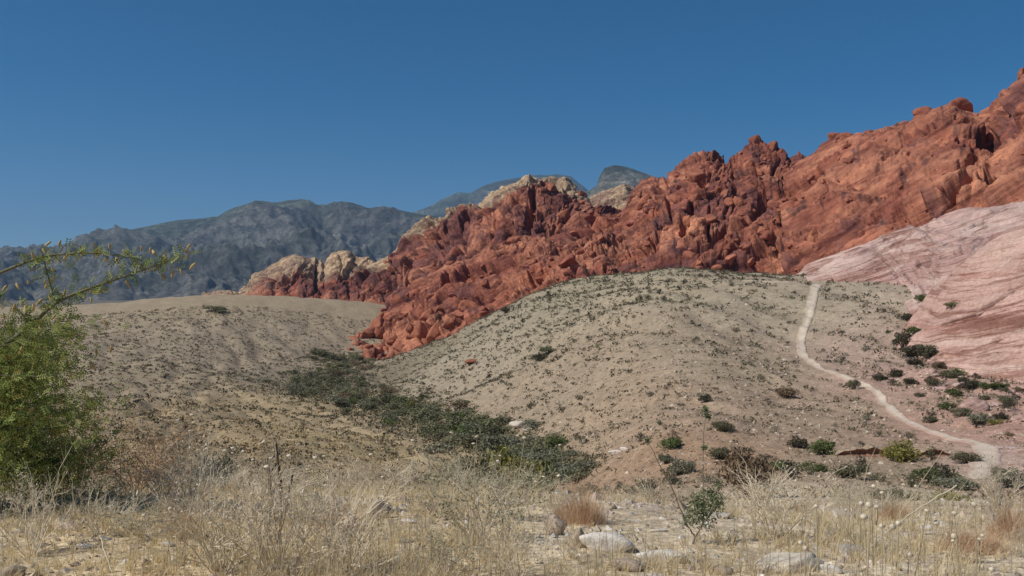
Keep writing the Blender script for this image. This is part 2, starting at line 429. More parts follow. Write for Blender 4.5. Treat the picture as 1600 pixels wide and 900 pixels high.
# ---------------- a rock or mountain face: a sheet from a foot line up to a crest line, in the round behind
def pl(s):
    return np.array([[float(v) for v in p.split()] for p in s.replace('\n', '|').split('|') if p.strip()])
def rock_sheet(name, crest, foot, nu, nv, disp, colour, mat, prof=1.0, back=.28, under=.06, smooth=True, backdrop=1.0, soft=0):
    crest = pl(crest) if isinstance(crest, str) else crest; foot = pl(foot) if isinstance(foot, str) else foot
    t = np.linspace(crest[0, 0], crest[-1, 0], nu)
    cy = np.interp(t, crest[:, 0], crest[:, 1]); cY = np.interp(t, crest[:, 0], crest[:, 2])
    fx = t
    fy = np.interp(fx, foot[:, 0], foot[:, 1]); fY = np.interp(fx, foot[:, 0], foot[:, 2])
    if soft:
        kk_ = np.ones(soft)/soft; sm = lambda q_: np.convolve(np.pad(q_, soft//2, mode='edge'), kk_, 'valid')
        fy = sm(fy); fY = sm(fY); cY = sm(cY)
    C = np.stack([(t-800)/F*cY, cY, (HZ-cy)/F*cY], 1)
    B = np.stack([(fx-800)/F*fY, fY, (HZ-fy)/F*fY], 1)
    v = np.concatenate([np.linspace(-under, 1, int(nv*.86)), 1 + np.linspace(0, back, nv-int(nv*.86)+1)[1:]])
    up = np.clip(v, None, 1)
    P = B[:, None] + (C-B)[:, None]*up[None, :, None]
    s = np.clip(v, 0, 1)
    zz = np.where(v < 0, v, s**prof)
    P[..., 2] = B[:, None, 2] + (C-B)[:, None, 2]*zz[None]
    bk = np.clip(v-1, 0, None)
    D = (C-B)
    H = D[:, 2].mean()
    P[..., 1] += bk[None]*np.linalg.norm(D, axis=1).mean()*1.3
    P[..., 2] -= ((bk**1.25)*2.2*backdrop)[None]*D[:, 2][:, None]
    # arc lengths as coordinates
    a = np.concatenate([[0], np.cumsum(np.linalg.norm(np.diff(P[:, nv//2], axis=0)[:, :2], axis=1))])[:, None] + np.zeros((1, nv))
    a += P[0, nv//2, 0]
    b = np.concatenate([np.zeros((nu, 1)), np.cumsum(np.linalg.norm(np.diff(P, axis=1), axis=2), axis=1)], 1)
    # smooth normals
    Ps = P.copy()
    for _ in range(2):
        for ax in (0, 1):
            k = 15 if ax == 0 else 9
            pad = [(0, 0)]*3; pad[ax] = (k//2, k//2)
            Q = np.pad(Ps, pad, mode='reflect', reflect_type='odd')
            cs = np.cumsum(Q, axis=ax); z0 = np.zeros_like(np.take(cs, [0], axis=ax))
            cs = np.concatenate([z0, cs], axis=ax)
            n = Ps.shape[ax]
            Ps = (np.take(cs, range(k, k+n), axis=ax) - np.take(cs, range(0, n), axis=ax))/k
    N = np.cross(np.gradient(Ps, axis=0), np.gradient(Ps, axis=1))
    N /= np.linalg.norm(N, axis=2)[..., None] + 1e-9
    vv = np.broadcast_to(v[None], a.shape)
    tt = np.broadcast_to(t[:, None], a.shape)
    d, info = disp(a, b, vv, tt, P)
    P = P + N*d[..., None]
    T = colour(a, b, vv, tt, P, d, info)
    me = mesh_np(name, P.reshape(-1, 3), [grid_faces(nu, nv)], mat, T.reshape(-1, 3), smooth)
    return tag(add_obj(name, me), kind='structure')
def mixc(c0, c1, w): return np.asarray(c0)*(1-w[..., None]) + np.asarray(c1)*w[..., None]

# ---------------- far limestone mountains
def mdisp(scale, amp):
    def f(a, b, v, t, P):
        wv = fbm(a/scale*.7, b/scale*.7, 3, 40)
        g = ridged(a/scale + wv*.5 + b/scale*.25, b/scale*.33 + wv*.3, 5, 31, .55)
        g2 = fbm(a/scale*3.3, b/scale*3.3, 4, 35)
        g3 = ridged(a/scale*2.6 + wv + b/scale*.9, b/scale*1.1 + wv, 4, 38, .6)
        env = np.sin(np.clip(v, 0, 1)*PI)**.6*.88 + .10
        cl = b/90 + wv*2; cl = cl-np.floor(cl)
        return (g-.45)*amp*1.5*env + (g3-.45)*amp*.5*env + g2*amp*.15*env + (1-cl)*sstep(0, .2, cl)*22*sstep(.35, .7, v)*env, g
    return f
def mcol(base, dark, light):
    def f(a, b, v, t, P, d, g):
        n = fbm(a/500, b/500, 4, 50); st = fbm(a/2600, P[..., 2]/45 + n*1.2, 3, 52); sp = fbm(a/60, b/60, 3, 55)
        c = mixc(base, dark, sstep(-.15, .35, n + .4*sp))
        c = mixc(c, light, sstep(.12, .42, st + .35*sp)*.75)
        c = mixc(c, (.055, .07, .045), sstep(.80, 1.0, v)*.7)
        return c
    return f
MA = """-400 415 5200 | -60 402 5200 | 0 398 5200 | 55 396 5200 | 105 386 5200 | 140 373 5200 | 200 360 5200 | 280 342 5200 | 340 338 5200 | 360 326 5200 | 385 320 5200 | 400 316 5200
430 318 5200 | 460 313 5200 | 482 317 5200 | 505 326 5200 | 515 323 5200 | 532 316 5200 | 552 318 5200 | 575 326 5200 | 600 323 5200 | 630 329 5200 | 650 333 5200 | 700 340 5200 | 800 352 5200"""
rock_sheet('mountain_range', MA, "-400 474 2700 | 200 473 2700 | 800 466 2900", 440, 130, mdisp(620, 170), mcol((.085, .082, .075), (.055, .058, .048), (.125, .118, .105)), M['mount'], prof=1.5)
MB = """560 350 8200 | 640 333 8200 | 665 325 8200 | 690 312 8200 | 715 302 8200 | 735 303 8200 | 760 289 8200 | 800 280 8200 | 840 275 8200 | 870 273 8200 | 892 276 8200 | 903 288 8200 | 915 299 8200 | 940 310 8200 | 1000 330 8200"""
rock_sheet('mountain_ridge', MB, "560 440 6500 | 1000 430 6500", 200, 70, mdisp(900, 160), mcol((.09, .09, .085), (.05, .058, .048), (.14, .135, .12)), M['mount'], prof=1.2)
MC = """880 325 4300 | 905 306 4300 | 920 298 4300 | 932 291 4300 | 937 276 4300 | 945 263 4300 | 958 258 4300 | 975 260 4300 | 992 265 4300 | 1020 275 4300 | 1060 292 4300 | 1140 310 4300"""
rock_sheet('mountain_peak', MC, "880 420 3600 | 1140 420 3600", 180, 90, mdisp(200, 16), mcol((.20, .18, .15), (.12, .11, .09), (.26, .235, .19)), M['mount'], prof=1.0)

# ---------------- the red ridge
RED = (.32, .122, .078); ORANGE = (.43, .195, .12); MAROON = (.155, .068, .06); TAN = (.43, .34, .225); VARN = (.085, .05, .048)
def notches(P, lst):
    """gullies, clefts and alcoves: (px, row, half length, half width, angle up to the right, depth)"""
    X = 800 + F*P[..., 0]/P[..., 1]; Yy = HZ - F*P[..., 2]/P[..., 1]
    d = np.zeros(X.shape)
    wob = fbm(X/9, Yy/9, 3, 97)*.35
    for px, py, L, W, an, dp in lst:
        c, s_ = math.cos(math.radians(an)), math.sin(math.radians(an))
        u = ((X-px)*c - (Yy-py)*s_)/L; w = ((X-px)*s_ + (Yy-py)*c)/W
        q = np.sqrt(u*u+w*w) + wob
        d -= dp*sstep(1.1, .35, q)
    return d
def rdisp(fin=1.0, fins=26., blk=1.0, rot=.35, seed=0, big=30., crag=1.0, asp=.45, cuts=(), small=1.0, dm=.5):
    def f(a, b, v, t, P):
        wx = fbm(a/26, b/26, 3, seed+60)*7; wy = fbm(a/26, b/26, 3, seed+61)*7
        aa = a+wx; bb = b+wy
        env = sstep(-.05, .12, v)*(1-.65*sstep(.86, 1.0, v))
        fn = np.abs(pn(aa/fins + b/fins*.10, bb/fins*.16, seed+62))*1.5 + .35*np.abs(pn(aa/fins*2.2 + b/fins*.2, bb/fins*.4, seed+69))*1.5
        fn = np.sqrt(np.clip(fn, 0, 1.6))
        d = (fn-.75)*fins*.42*fin*env
        B1, id1, e1 = blocks(aa, bb, big*1.3, big*1.3*asp, rot, seed+1, .55, (-.2, .15), .07, .16, dome=.6*dm)
        d = d + B1*big*.26*blk*env
        B2, id2, e2 = blocks(aa+wy*.3, bb-wx*.3, big*.50, big*.50*asp, rot+.12, seed+2, .75, (-.15, .1), .08, .24, dome=.75*dm)
        m2 = .35 + .8*sstep(-.25, .25, fbm(a/48, b/48, 2, seed+68))
        d = d + B2*big*.115*blk*m2*(.5+.5*env)
        m3 = .12 + 1.1*sstep(.0, .32, fbm(a/34, b/34, 2, seed+67))
        B3, id3, e3 = blocks(a+wx*.3, b+wy*.3, big*.17, big*.11, rot, seed+3, 1.0, (-.1, 0), .10, .25, dome=.75*dm)
        d = d + B3*big*.055*blk*crag*m3*small
        q = P[..., 2] - P[..., 0]*.45 + fbm(a/14, b/14, 3, seed+63)*4
        lam = big*.11; fr = q/lam - np.floor(q/lam)
        d = d + (1-fr)*sstep(0, .12, fr)*lam*.36*sstep(-.3, .3, fbm(a/20, b/20, 2, seed+64))
        B4, _, _ = blocks(a+wy*.2, b-wx*.2, big*.085, big*.06, rot+.1, seed+4, .7, (-.1, 0), .16, .35, dome=.35)
        d = d + B4*big*.03*(.4+m3)*small + fbm(a/2.2, b/2.2, 4, seed+66, .6)*.3
        if cuts: d = d + notches(P, cuts)
        return d, (fn, id1, id2, e2)
    return f
C1 = [(495, 425, 28, 6, 88, 7), (542, 424, 24, 9, 45, 7), (445, 437, 20, 6, 50, 4), (585, 428, 20, 7, 60, 6), (470, 428, 18, 4, 40, 3)]
C2 = [(832, 338, 44, 7, 86, 14), (886, 355, 40, 12, 80, 14), (797, 398, 20, 9, 60, 9), (905, 415, 28, 14, 20, 12), (742, 388, 28, 7, 60, 9), (712, 397, 26, 6, 60, 7), (772, 352, 22, 5, 60, 6), (658, 385, 24, 6, 70, 7), (640, 420, 20, 5, 60, 6), (690, 370, 16, 5, 60, 5), (870, 400, 30, 6, 75, 7), (810, 330, 20, 4, 80, 5), (912, 340, 30, 6, -70, 6)]
C3 = [(715, 492, 14, 11, 60, 6), (662, 500, 12, 9, 20, 5), (700, 512, 16, 8, 40, 5), (662, 528, 10, 7, 70, 4), (702, 440, 34, 7, 55, 7), (727, 432, 28, 6, 55, 6), (635, 447, 24, 5, 60, 6), (675, 462, 18, 6, 30, 5), (830, 442, 18, 4, 85, 5), (760, 430, 24, 5, 50, 5), (600, 478, 24, 5, 20, 4)]
C4 = [(1081, 338, 26, 4, 82, 12), (1072, 362, 14, 8, 60, 8), (1107, 352, 24, 4, 85, 4), (1015, 378, 22, 12, 50, 10), (1102, 287, 22, 9, 62, 11), (1272, 306, 18, 8, 48, 8), (1190, 327, 26, 9, 35, 9), (1187, 288, 12, 5, 10, 6), (1132, 362, 12, 9, 30, 6), (1240, 300, 24, 5, -60, 6), (1045, 312, 46, 4, -82, 6), (1160, 262, 18, 5, 60, 5), (1265, 378, 14, 8, 70, 6), (1267, 410, 18, 4, 90, 5), (1155, 320, 20, 5, 60, 5), (1213, 262, 14, 6, 50, 5), (1130, 255, 14, 5, 50, 5), (960, 395, 30, 5, 25, 5), (1010, 405, 20, 4, 30, 4), (1220, 362, 12, 5, 60, 5), (1150, 400, 30, 4, 25, 5), (1200, 400, 30, 4, 18, 5)]
C5 = [(1500, 284, 44, 12, 43, 18.0), (1513, 307, 27, 4, 40, 7.5), (1520, 242, 12, 10, 30, 10.5), (1542, 217, 18, 16, 60, 13.5), (1490, 222, 14, 5, 30, 6.0), (1553, 292, 16, 7, 20, 9.0), (1415, 282, 11, 3, 25, 4.5), (1362, 347, 20, 6, 32, 7.5), (1500, 318, 24, 5, 40, 7.5), (1340, 373, 18, 6, 30, 7.5), (1575, 165, 24, 5, 80, 7.5), (1283, 270, 18, 8, 10, 6.0), (1290, 300, 18, 8, 60, 7.5), (1460, 205, 24, 3, 25, 4.5), (1300, 400, 30, 5, 40, 7.5), (1590, 205, 20, 8, 30, 7.5), (1400, 245, 30, 3, 30, 3.8)]
def rcol(seed=0, tancap=None, maroon=.5, lin=.5):
    def f(a, b, v, t, P, d, info):
        fn, id1, id2, e2 = info
        n = fbm(a/45, b/45, 4, seed+70); n2 = fbm(a/9, b/9, 4, seed+71)
        st = fbm(a/90 + b*.01, (b - a*.35)/5., 3, seed+72)
        c = mixc(RED, ORANGE, sstep(-.3, .35, n + .5*(id1-.5) + .4*n2))
        c = mixc(c, MAROON, sstep(.0, .42, -n*.8 + (maroon-.5) + .55*n2 + .5*(id2-.5) + .2*st)*.92)
        streak = fbm(a/2.2, b/30, 3, seed+75)
        c = mixc(c, VARN, sstep(.20, .42, streak*.7 + .6*fbm(a/18, b/18, 3, seed+76))*.75)
        if tancap is not None:
            w = tancap(a, b, v, t, P, n, n2); c = mixc(c, TAN, w)
        return c*(1 + .22*st + .18*(id2-.5) + .16*n2)[..., None]
    return f
# pale capped buttress furthest left
R1 = """300 468 640 | 325 462 640 | 350 457 640 | 372 456 640 | 400 431 640 | 420 416 640 | 440 403 640 | 460 399 640 | 480 403 640 | 497 401 640 | 506 414 640 | 515 396 640 | 530 390 640 | 548 392 640
560 403 640 | 576 402 640 | 590 412 640 | 603 405 640 | 620 400 640 | 660 395 640"""
rock_sheet('pale_sandstone_buttress', R1, "300 470 590 | 400 474 580 | 660 478 570", 420, 130, rdisp(.9, 17., .75, .9, 100, 16., .9, cuts=C1),
           rcol(100, lambda a, b, v, t, P, n, n2: sstep(.30, .62, v + .35*n + .2*n2 - .25*sstep(540, 620, t) + .5*sstep(372, 330, t))*.9, .6), M['red'], prof=.75)
# knoll of pale stone in the saddle
R6 = "870 345 600 | 890 330 600 | 905 322 600 | 930 306 600 | 950 297 600 | 975 287 600 | 990 292 600 | 1000 298 600 | 1015 310 600 | 1050 330 600"
rock_sheet('pale_sandstone_knoll', R6, "870 380 530 | 1050 380 530", 200, 90, rdisp(.6, 20., 1.0, .5, 150, 14., 1.),
           rcol(150, lambda a, b, v, t, P, n, n2: sstep(.25, .5, v + .35*n + .25*n2)*.9, .4), M['red'], prof=.8)
# left massif, with its fins
R2 = """560 432 540 | 580 420 540 | 600 403 540 | 625 387 535 | 650 371 530 | 660 352 530 | 672 341 530 | 700 333 525 | 740 319 520 | 770 302 515 | 800 287 510 | 815 279 510 | 835 277 510
870 280 510 | 880 277 510 | 900 287 510 | 913 306 505 | 925 331 500 | 960 352 495 | 1000 380 490"""
rock_sheet('red_sandstone_massif', R2, "560 475 440 | 650 472 430 | 760 445 400 | 860 440 380 | 1000 440 370", 500, 220, rdisp(1.25, 28., 1.0, 1.05, 200, 28., .6, .30, C2, .7),
           rcol(200, lambda a, b, v, t, P, n, n2: sstep(.755, .83, v + .14*n + .10*n2 + .05*sstep(760, 660, t) + .03*sstep(805, 830, t) - .2*sstep(900, 940, t))*.95, .74), M['red'], prof=.62)
# slabs at the toe
R3 = """500 553 350 | 530 546 350 | 552 532 350 | 575 515 355 | 592 494 362 | 606 468 372 | 640 438 380 | 700 412 385 | 760 392 385 | 800 380 380 | 850 372 370 | 900 385 360 | 960 405 350"""
rock_sheet('red_sandstone_slabs', R3, "500 562 300 | 620 562 300 | 700 530 290 | 790 480 270 | 880 452 250 | 960 440 240", 480, 190, rdisp(.5, 22., 1.0, .7, 300, 24., .7, .36, C3, .7, 1.1),
           rcol(300, None, .34), M['red'], prof=.85)
# middle massif, blocky
R4 = """850 385 430 | 870 366 430 | 895 345 430 | 930 340 430 | 965 334 430 | 985 322 430 | 1000 303 428 | 1008 285 426 | 1020 277 425 | 1035 277 424 | 1042 271 422 | 1060 261 420 | 1075 251 418 | 1090 244 416
1105 242 414 | 1130 248 412 | 1150 249 410 | 1160 242 408 | 1175 229 406 | 1185 233 405 | 1200 235 404 | 1215 239 402 | 1235 248 400 | 1250 245 398 | 1262 251 396 | 1290 258 394 | 1340 275 390"""
rock_sheet('red_sandstone_cliffs', R4, "850 448 300 | 950 445 290 | 1060 440 280 | 1180 446 270 | 1270 448 250 | 1340 448 240", 560, 250, rdisp(.6, 26., 1.25, .55, 400, 22., 1.1, .46, C4, .9),
           rcol(400, None, .54), M['red'], prof=.72)
# right ramp of smooth slabs
R5 = """1225 275 350 | 1240 264 350 | 1262 250 350 | 1275 242 350 | 1290 224 348 | 1310 217 346 | 1330 213 345 | 1360 206 342 | 1400 198 338 | 1428 192 335 | 1436 180 334 | 1460 170 332 | 1490 162 330
1510 169 328 | 1540 177 325 | 1555 181 324 | 1565 162 322 | 1573 142 320 | 1590 131 318 | 1600 117 316 | 1625 100 314 | 1680 112 310 | 1760 125 305 | 1900 120 300"""
rock_sheet('red_sandstone_ramp', R5, "1225 450 240 | 1290 446 225 | 1350 425 215 | 1400 402 210 | 1500 368 200 | 1600 338 190 | 1900 330 180", 500, 220, rdisp(.35, 34., .7, .62, 500, 28., .6, .34, C5, .8),
           rcol(500, None, .38), M['redSmooth'], prof=.85)

# ---------------- pale cross-bedded slickrock on the right
def sdisp(seed, dip=.34, amp=1.0, cuts=()):
    def f(a, b, v, t, P):
        w0 = fbm(a/40, b/40, 3, seed+80)*3.2
        q = P[..., 2] - P[..., 0]*dip + w0
        setk = np.floor(q/5.0)
        dj = (hf(setk.astype(np.int64), setk.astype(np.int64)*0, None, seed)-.5)*.22
        w = q + dj*(P[..., 0]-P[..., 0].mean())*.9 + fbm(a/7, b/7, 3, seed+81)*.45
        saw = lambda x: (lambda fr: (1-fr)*sstep(0, .14, fr))(x-np.floor(x))
        env = sstep(-.05, .1, v)
        m = .25 + .75*sstep(-.2, .3, fbm(a/16, b/9, 3, seed+83))
        d = (saw(w/.62)*.16 + saw(w/1.7+.3)*.42)*m + saw(q/5.0)*.7
        d = d*amp + fbm(a/24, b/24, 3, seed+82)*2.4*env + fbm(a/1.5, b/1.5, 4, seed+84, .6)*.16
        if cuts: d = d + notches(P, cuts)
        return d, (w, q)
    return f
def scol(seed, A_, B_, C_):
    def f(a, b, v, t, P, d, info):
        w, q = info
        n = fbm(a/18, b/18, 4, seed+90)
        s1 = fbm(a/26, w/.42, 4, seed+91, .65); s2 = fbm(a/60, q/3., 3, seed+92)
        c = mixc(A_, B_, sstep(-.2, .3, s2*.9 + n*.4))
        c = mixc(c, C_, sstep(.05, .5, s1*.8 - n*.3)*.8)
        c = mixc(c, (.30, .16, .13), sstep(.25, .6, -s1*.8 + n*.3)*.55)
        return c
    return f
R7 = "1262 446 162 | 1285 440 163 | 1320 407 165 | 1380 377 172 | 1440 352 176 | 1500 334 178 | 1560 324 178 | 1600 316 176 | 1750 306 170 | 1900 300 165"
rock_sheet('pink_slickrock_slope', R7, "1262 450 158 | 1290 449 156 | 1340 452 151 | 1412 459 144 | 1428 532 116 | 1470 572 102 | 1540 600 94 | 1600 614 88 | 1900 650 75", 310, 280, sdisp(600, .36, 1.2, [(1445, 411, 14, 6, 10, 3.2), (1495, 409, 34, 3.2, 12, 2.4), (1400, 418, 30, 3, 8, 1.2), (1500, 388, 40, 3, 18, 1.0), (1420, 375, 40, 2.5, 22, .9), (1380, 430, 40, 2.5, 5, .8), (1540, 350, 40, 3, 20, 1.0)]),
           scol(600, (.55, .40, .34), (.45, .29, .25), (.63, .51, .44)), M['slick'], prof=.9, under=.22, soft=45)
R8 = "1418 574 97 | 1430 562 99 | 1442 548 101 | 1455 522 103 | 1470 492 106 | 1500 445 109 | 1530 405 111 | 1570 378 111 | 1600 362 110 | 1700 330 105 | 1900 310 98"
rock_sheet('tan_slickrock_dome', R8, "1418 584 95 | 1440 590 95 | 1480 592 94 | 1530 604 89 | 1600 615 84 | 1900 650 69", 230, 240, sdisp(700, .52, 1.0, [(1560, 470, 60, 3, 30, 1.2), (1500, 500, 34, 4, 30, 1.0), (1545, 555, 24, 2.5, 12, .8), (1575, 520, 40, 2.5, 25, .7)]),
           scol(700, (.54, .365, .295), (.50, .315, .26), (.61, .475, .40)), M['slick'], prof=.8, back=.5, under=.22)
# ------------------------------------------------------------------ trail, cut bank
def strip(name, pix, width, mat, colour, lift=.05, seed=0):
    W = np.array([ground_hit(px, py, 27)[:2] for px, py in pix])
    s = np.concatenate([[0], np.cumsum(np.linalg.norm(np.diff(W, axis=0), axis=1))])
    n = int(s[-1]/.2)
    q = np.linspace(0, s[-1], n)
    # smooth the line
    P = np.stack([np.interp(q, s, W[:, 0]), np.interp(q, s, W[:, 1])], 1)
    for _ in range(3):
        k = 13
        Q = np.pad(P, ((k//2, k//2), (0, 0)), mode='edge'); c = np.cumsum(np.concatenate([np.zeros((1, 2)), Q]), axis=0)
        P = (c[k:]-c[:-k])/k
    Tn = np.gradient(P, axis=0); Tn /= np.linalg.norm(Tn, axis=1)[:, None]
    Nn = np.stack([-Tn[:, 1], Tn[:, 0]], 1)
    wl = np.interp(q, s, width)
    m = 13
    o = np.linspace(-1, 1, m)
    wob_l = .95 + .6*fbm(q/2.6, q*0+seed, 4, 5, .65); wob_r = .95 + .6*fbm(q/2.6, q*0+seed+9, 4, 6, .65)
    side = np.where(o[None] < 0, wob_l[:, None], wob_r[:, None])
    XY = P[:, None] + Nn[:, None]*(o[None, :, None]*(wl[:, None]*.5*side)[..., None])
    lift = .02 + .0009*np.hypot(XY[..., 0], XY[..., 1])
    lift = lift - .3*(sstep(1.2, 0, s[-1]-q) + sstep(.6, 0, q))[:, None]
    z = zg(XY[..., 0], XY[..., 1]) + lift - (lift+.14)*sstep(.8, 1.0, np.abs(o))[None]
    V = np.concatenate([XY, z[..., None]], 2).reshape(-1, 3)
    nz = 1 + .12*fbm(V[:, 0]/1.5, V[:, 1]/1.5, 3, 9)
    T = np.array(colour)[None]*nz[:, None]
    ed = np.abs(np.broadcast_to(o[None], XY.shape[:2]).ravel())
    ed = sstep(.25, .85, ed + .45*fbm(V[:, 0]/.7, V[:, 1]/.7, 3, 19) + .3*fbm(V[:, 0]/4, V[:, 1]/4, 2, 29))
    T = mixc(T, soil_colour(V[:, 0], V[:, 1]), ed*.85)
    return tag(add_obj(name, mesh_np(name, V, [grid_faces(n, m)], mat, T)), kind='structure')
TRAIL = [(1279, 443), (1271, 462), (1266, 485), (1259, 510), (1251, 535), (1254, 555), (1272, 569), (1300, 582), (1330, 595), (1358, 606), (1378, 618), (1392, 640), (1412, 656), (1440, 670), (1470, 680), (1505, 688), (1535, 696), (1548, 707), (1542, 722), (1530, 738), (1524, 750)]
strip('trail', TRAIL, [1.7, 1.7, 1.7, 1.4, 1.3, 1.4, 1.1, .95, 1.0, 1.05, .95, .85, .8, .85, .8, .85, 1.1, 1.5, 1.5, 1.2, .8], M['trail'], (.63, .52, .41), .11, 1)
strip('trail', [(1268, 446), (1225, 442), (1185, 440), (1150, 438)], [1.5, 1.3, 1.2, 1.0], M['trail'], (.58, .47, .36), .07, 2)
strip('trail', [(668, 735), (662, 715), (650, 700), (615, 690), (560, 684)], [.8, .9, 1.2, 1.5, 1.0], M['trail'], (.42, .32, .21), .06, 3)

# ------------------------------------------------------------------ stones
def ico(sub):
    bm = bmesh.new(); bmesh.ops.create_icosphere(bm, subdivisions=sub, radius=1.0)
    bm.verts.ensure_lookup_table()
    V = np.array([v.co[:] for v in bm.verts]); Fc = np.array([[v.index for v in f.verts] for f in bm.faces]); bm.free()
    return V, Fc
ICO = {k: ico(k) for k in (1, 2, 3, 4)}
def rock_mesh(name, seed, mat, tintc, sub=3, planes=13, sharp=14., squash=(1, .85, .7), rough=.05, varn=None):
    rs = np.random.default_rng(seed)
    V, Fc = ICO[sub]; V = V.copy()
    n = rs.normal(size=(planes, 3)); n /= np.linalg.norm(n, axis=1)[:, None]
    dd = rs.uniform(.62, 1.0, planes)
    dt = V @ n.T
    inv = np.where(dt > .05, dt/dd[None], .05)
    r = 1/(np.sum(inv**sharp, axis=1))**(1/sharp)
    r = np.clip(r, .3, 1.25)
    p = V*r[:, None]
    nz = fbm(p[:, 0]*2.2+seed, p[:, 1]*2.2+p[:, 2]*1.7, 4, seed % 97) + .7*fbm(p[:, 2]*5+seed, p[:, 1]*5-p[:, 0]*4, 3, seed % 89)
    p = p*(1+rough*nz)[:, None]*np.array(squash)
    n3 = fbm(p[:, 0]*1.6+seed, p[:, 2]*2.6+p[:, 1], 3, seed % 71)
    T = np.array(tintc)[None]*(1+.22*n3)[:, None]
    if varn is not None: T = mixc(T, varn, sstep(.1, .45, n3))
    return mesh_np(name, p, [Fc], mat, T)
PALE = [rock_mesh('pale_rock', 10+i, M['paleRock'], c, 4, 12, 12, sq, .10) for i, (c, sq) in enumerate((((.76, .67, .55), (1, .8, .62)), ((.56, .45, .35), (1, .7, .55)), ((.80, .74, .66), (1, .8, .45)), ((.52, .42, .31), (.9, .9, .85)), ((.58, .52, .45), (1, .75, .4))))]
REDB = [rock_mesh('red_boulder', 30+i, M['redRock'], c, 4, 14, sh+3, sq, .13, (.20, .08, .065)) for i, (c, sh, sq) in enumerate((((.40, .155, .09), 7, (1, .9, .85)), ((.36, .135, .08), 12, (1, .8, .7)), ((.42, .165, .095), 8, (.85, .85, 1.05)), ((.34, .125, .08), 16, (1, .8, .6)), ((.40, .16, .095), 6, (1.1, .9, .7)), ((.30, .11, .075), 14, (1, .9, .5))))]
def put(name, me, loc, sc=1.0, rz=None, label=None, cat=None, group=None, tilt=.15):
    o = add_obj(name, me, tuple(float(v) for v in loc))
    s = sc if hasattr(sc, '__len__') else (sc, sc, sc)
    o.scale = tuple(float(v) for v in s)
    o.rotation_euler = (rng.uniform(-tilt, tilt), rng.uniform(-tilt, tilt), rng.uniform(0, 6.28) if rz is None else rz)
    return tag(o, label, cat, group)

# red boulders heaped where the ridge runs out into the wash: (px, py centre, width px, distance, label or None)
dep = bpy.context.evaluated_depsgraph_get(); dep.update()
def cast(px, py, ymax=3000):
    d = Vector(((px-800)/F, 1, (HZ-py)/F)).normalized()
    h, loc, nor, idx, ob, mt = scene.ray_cast(dep, Vector((0, 0, 0)) + d*60, d)
    return (np.array(loc), np.array(nor), ob.name) if h else None
TOE = [(655, 520, 26, 'upright rounded red boulder, left one of the tall pair at the foot of the ridge'), (680, 522, 30, 'upright rounded red boulder, right one of the tall pair at the foot of the ridge'),
       (555, 530, 24, None), (572, 543, 22, None), (590, 522, 20, None), (600, 546, 26, None), (618, 497, 40, 'broad flat topped red boulder on the left edge of the boulder heap'), (640, 485, 26, None),
       (628, 542, 24, None), (650, 545, 20, None), (592, 508, 30, None), (700, 505, 30, None), (718, 490, 34, 'dark shadowed red boulder high on the right of the boulder heap'), (668, 495, 28, None), (690, 480, 26, None),
       (740, 478, 40, 'long tilted red boulder at the right end of the heap beside the tan hill'), (642, 512, 18, None), (610, 530, 20, None), (575, 520, 20, None), (664, 538, 22, None), (702, 524, 22, None), (752, 492, 22, None), (728, 507, 20, None),
       (545, 546, 16, None), (640, 528, 16, None)]
for i, (px, py, w, lb) in enumerate(TOE):
    h = cast(px, py)
    if h is None: continue
    p = h[0]; R = w/F*p[1]*.5
    put('red_boulder', REDB[(i*2) % 6 if lb is None else (2 if i < 2 else 4)], p + np.array([0, R*.25, -R*.1]), (R*1.05, R, R*(1.25 if i < 2 else .85)), None,
        lb or 'rounded red sandstone boulder in the heap at the toe of the ridge', 'boulder', 'red boulders heaped at the toe of the ridge', .3)
SKYL = [(1320, 216, 34, .4, 'flat dark red boulder on the skyline right of the notch'), (1362, 205, 20, .45, 'small low red boulder alone on the skyline left of the big slab'), (1303, 222, 22, .7, 'pointed red boulder on the skyline just above the notch'),
        (1450, 180, 46, .45, 'long dark red boulder lying on the skyline, left of the pair'), (1490, 170, 60, .42, 'largest dark red boulder lying on the skyline, right of the pair'), (1597, 122, 16, .9, 'red boulder balanced on the skyline at the right edge'),
        (1249, 246, 8, 1.6, 'thin upright red rock spike in the skyline notch'), (1180, 237, 26, .9, 'leaning red rock block on the crest of the middle cliffs'), (1205, 243, 26, .8, 'blunt red rock block on the crest right of the leaning block')]
for i, (px, py, w, hgt, lb) in enumerate(SKYL):
    for cy in range(int(py)-40, int(py)+50, 2):
        h = cast(px, cy)
        if h is not None and h[0][1] < 700: break
    else: continue
    Y = h[0][1]; R = w/F*Y*.5
    put('red_boulder', REDB[(1, 3, 0, 3, 1, 0, 2, 3, 1)[i]], at(px, cy+w*.16, Y+R*.3), (R*(.8 if i > 6 else 1), R*.9, R*min(hgt*1.9, 1.4)), 0.2*i, lb, 'boulder', None, .12)
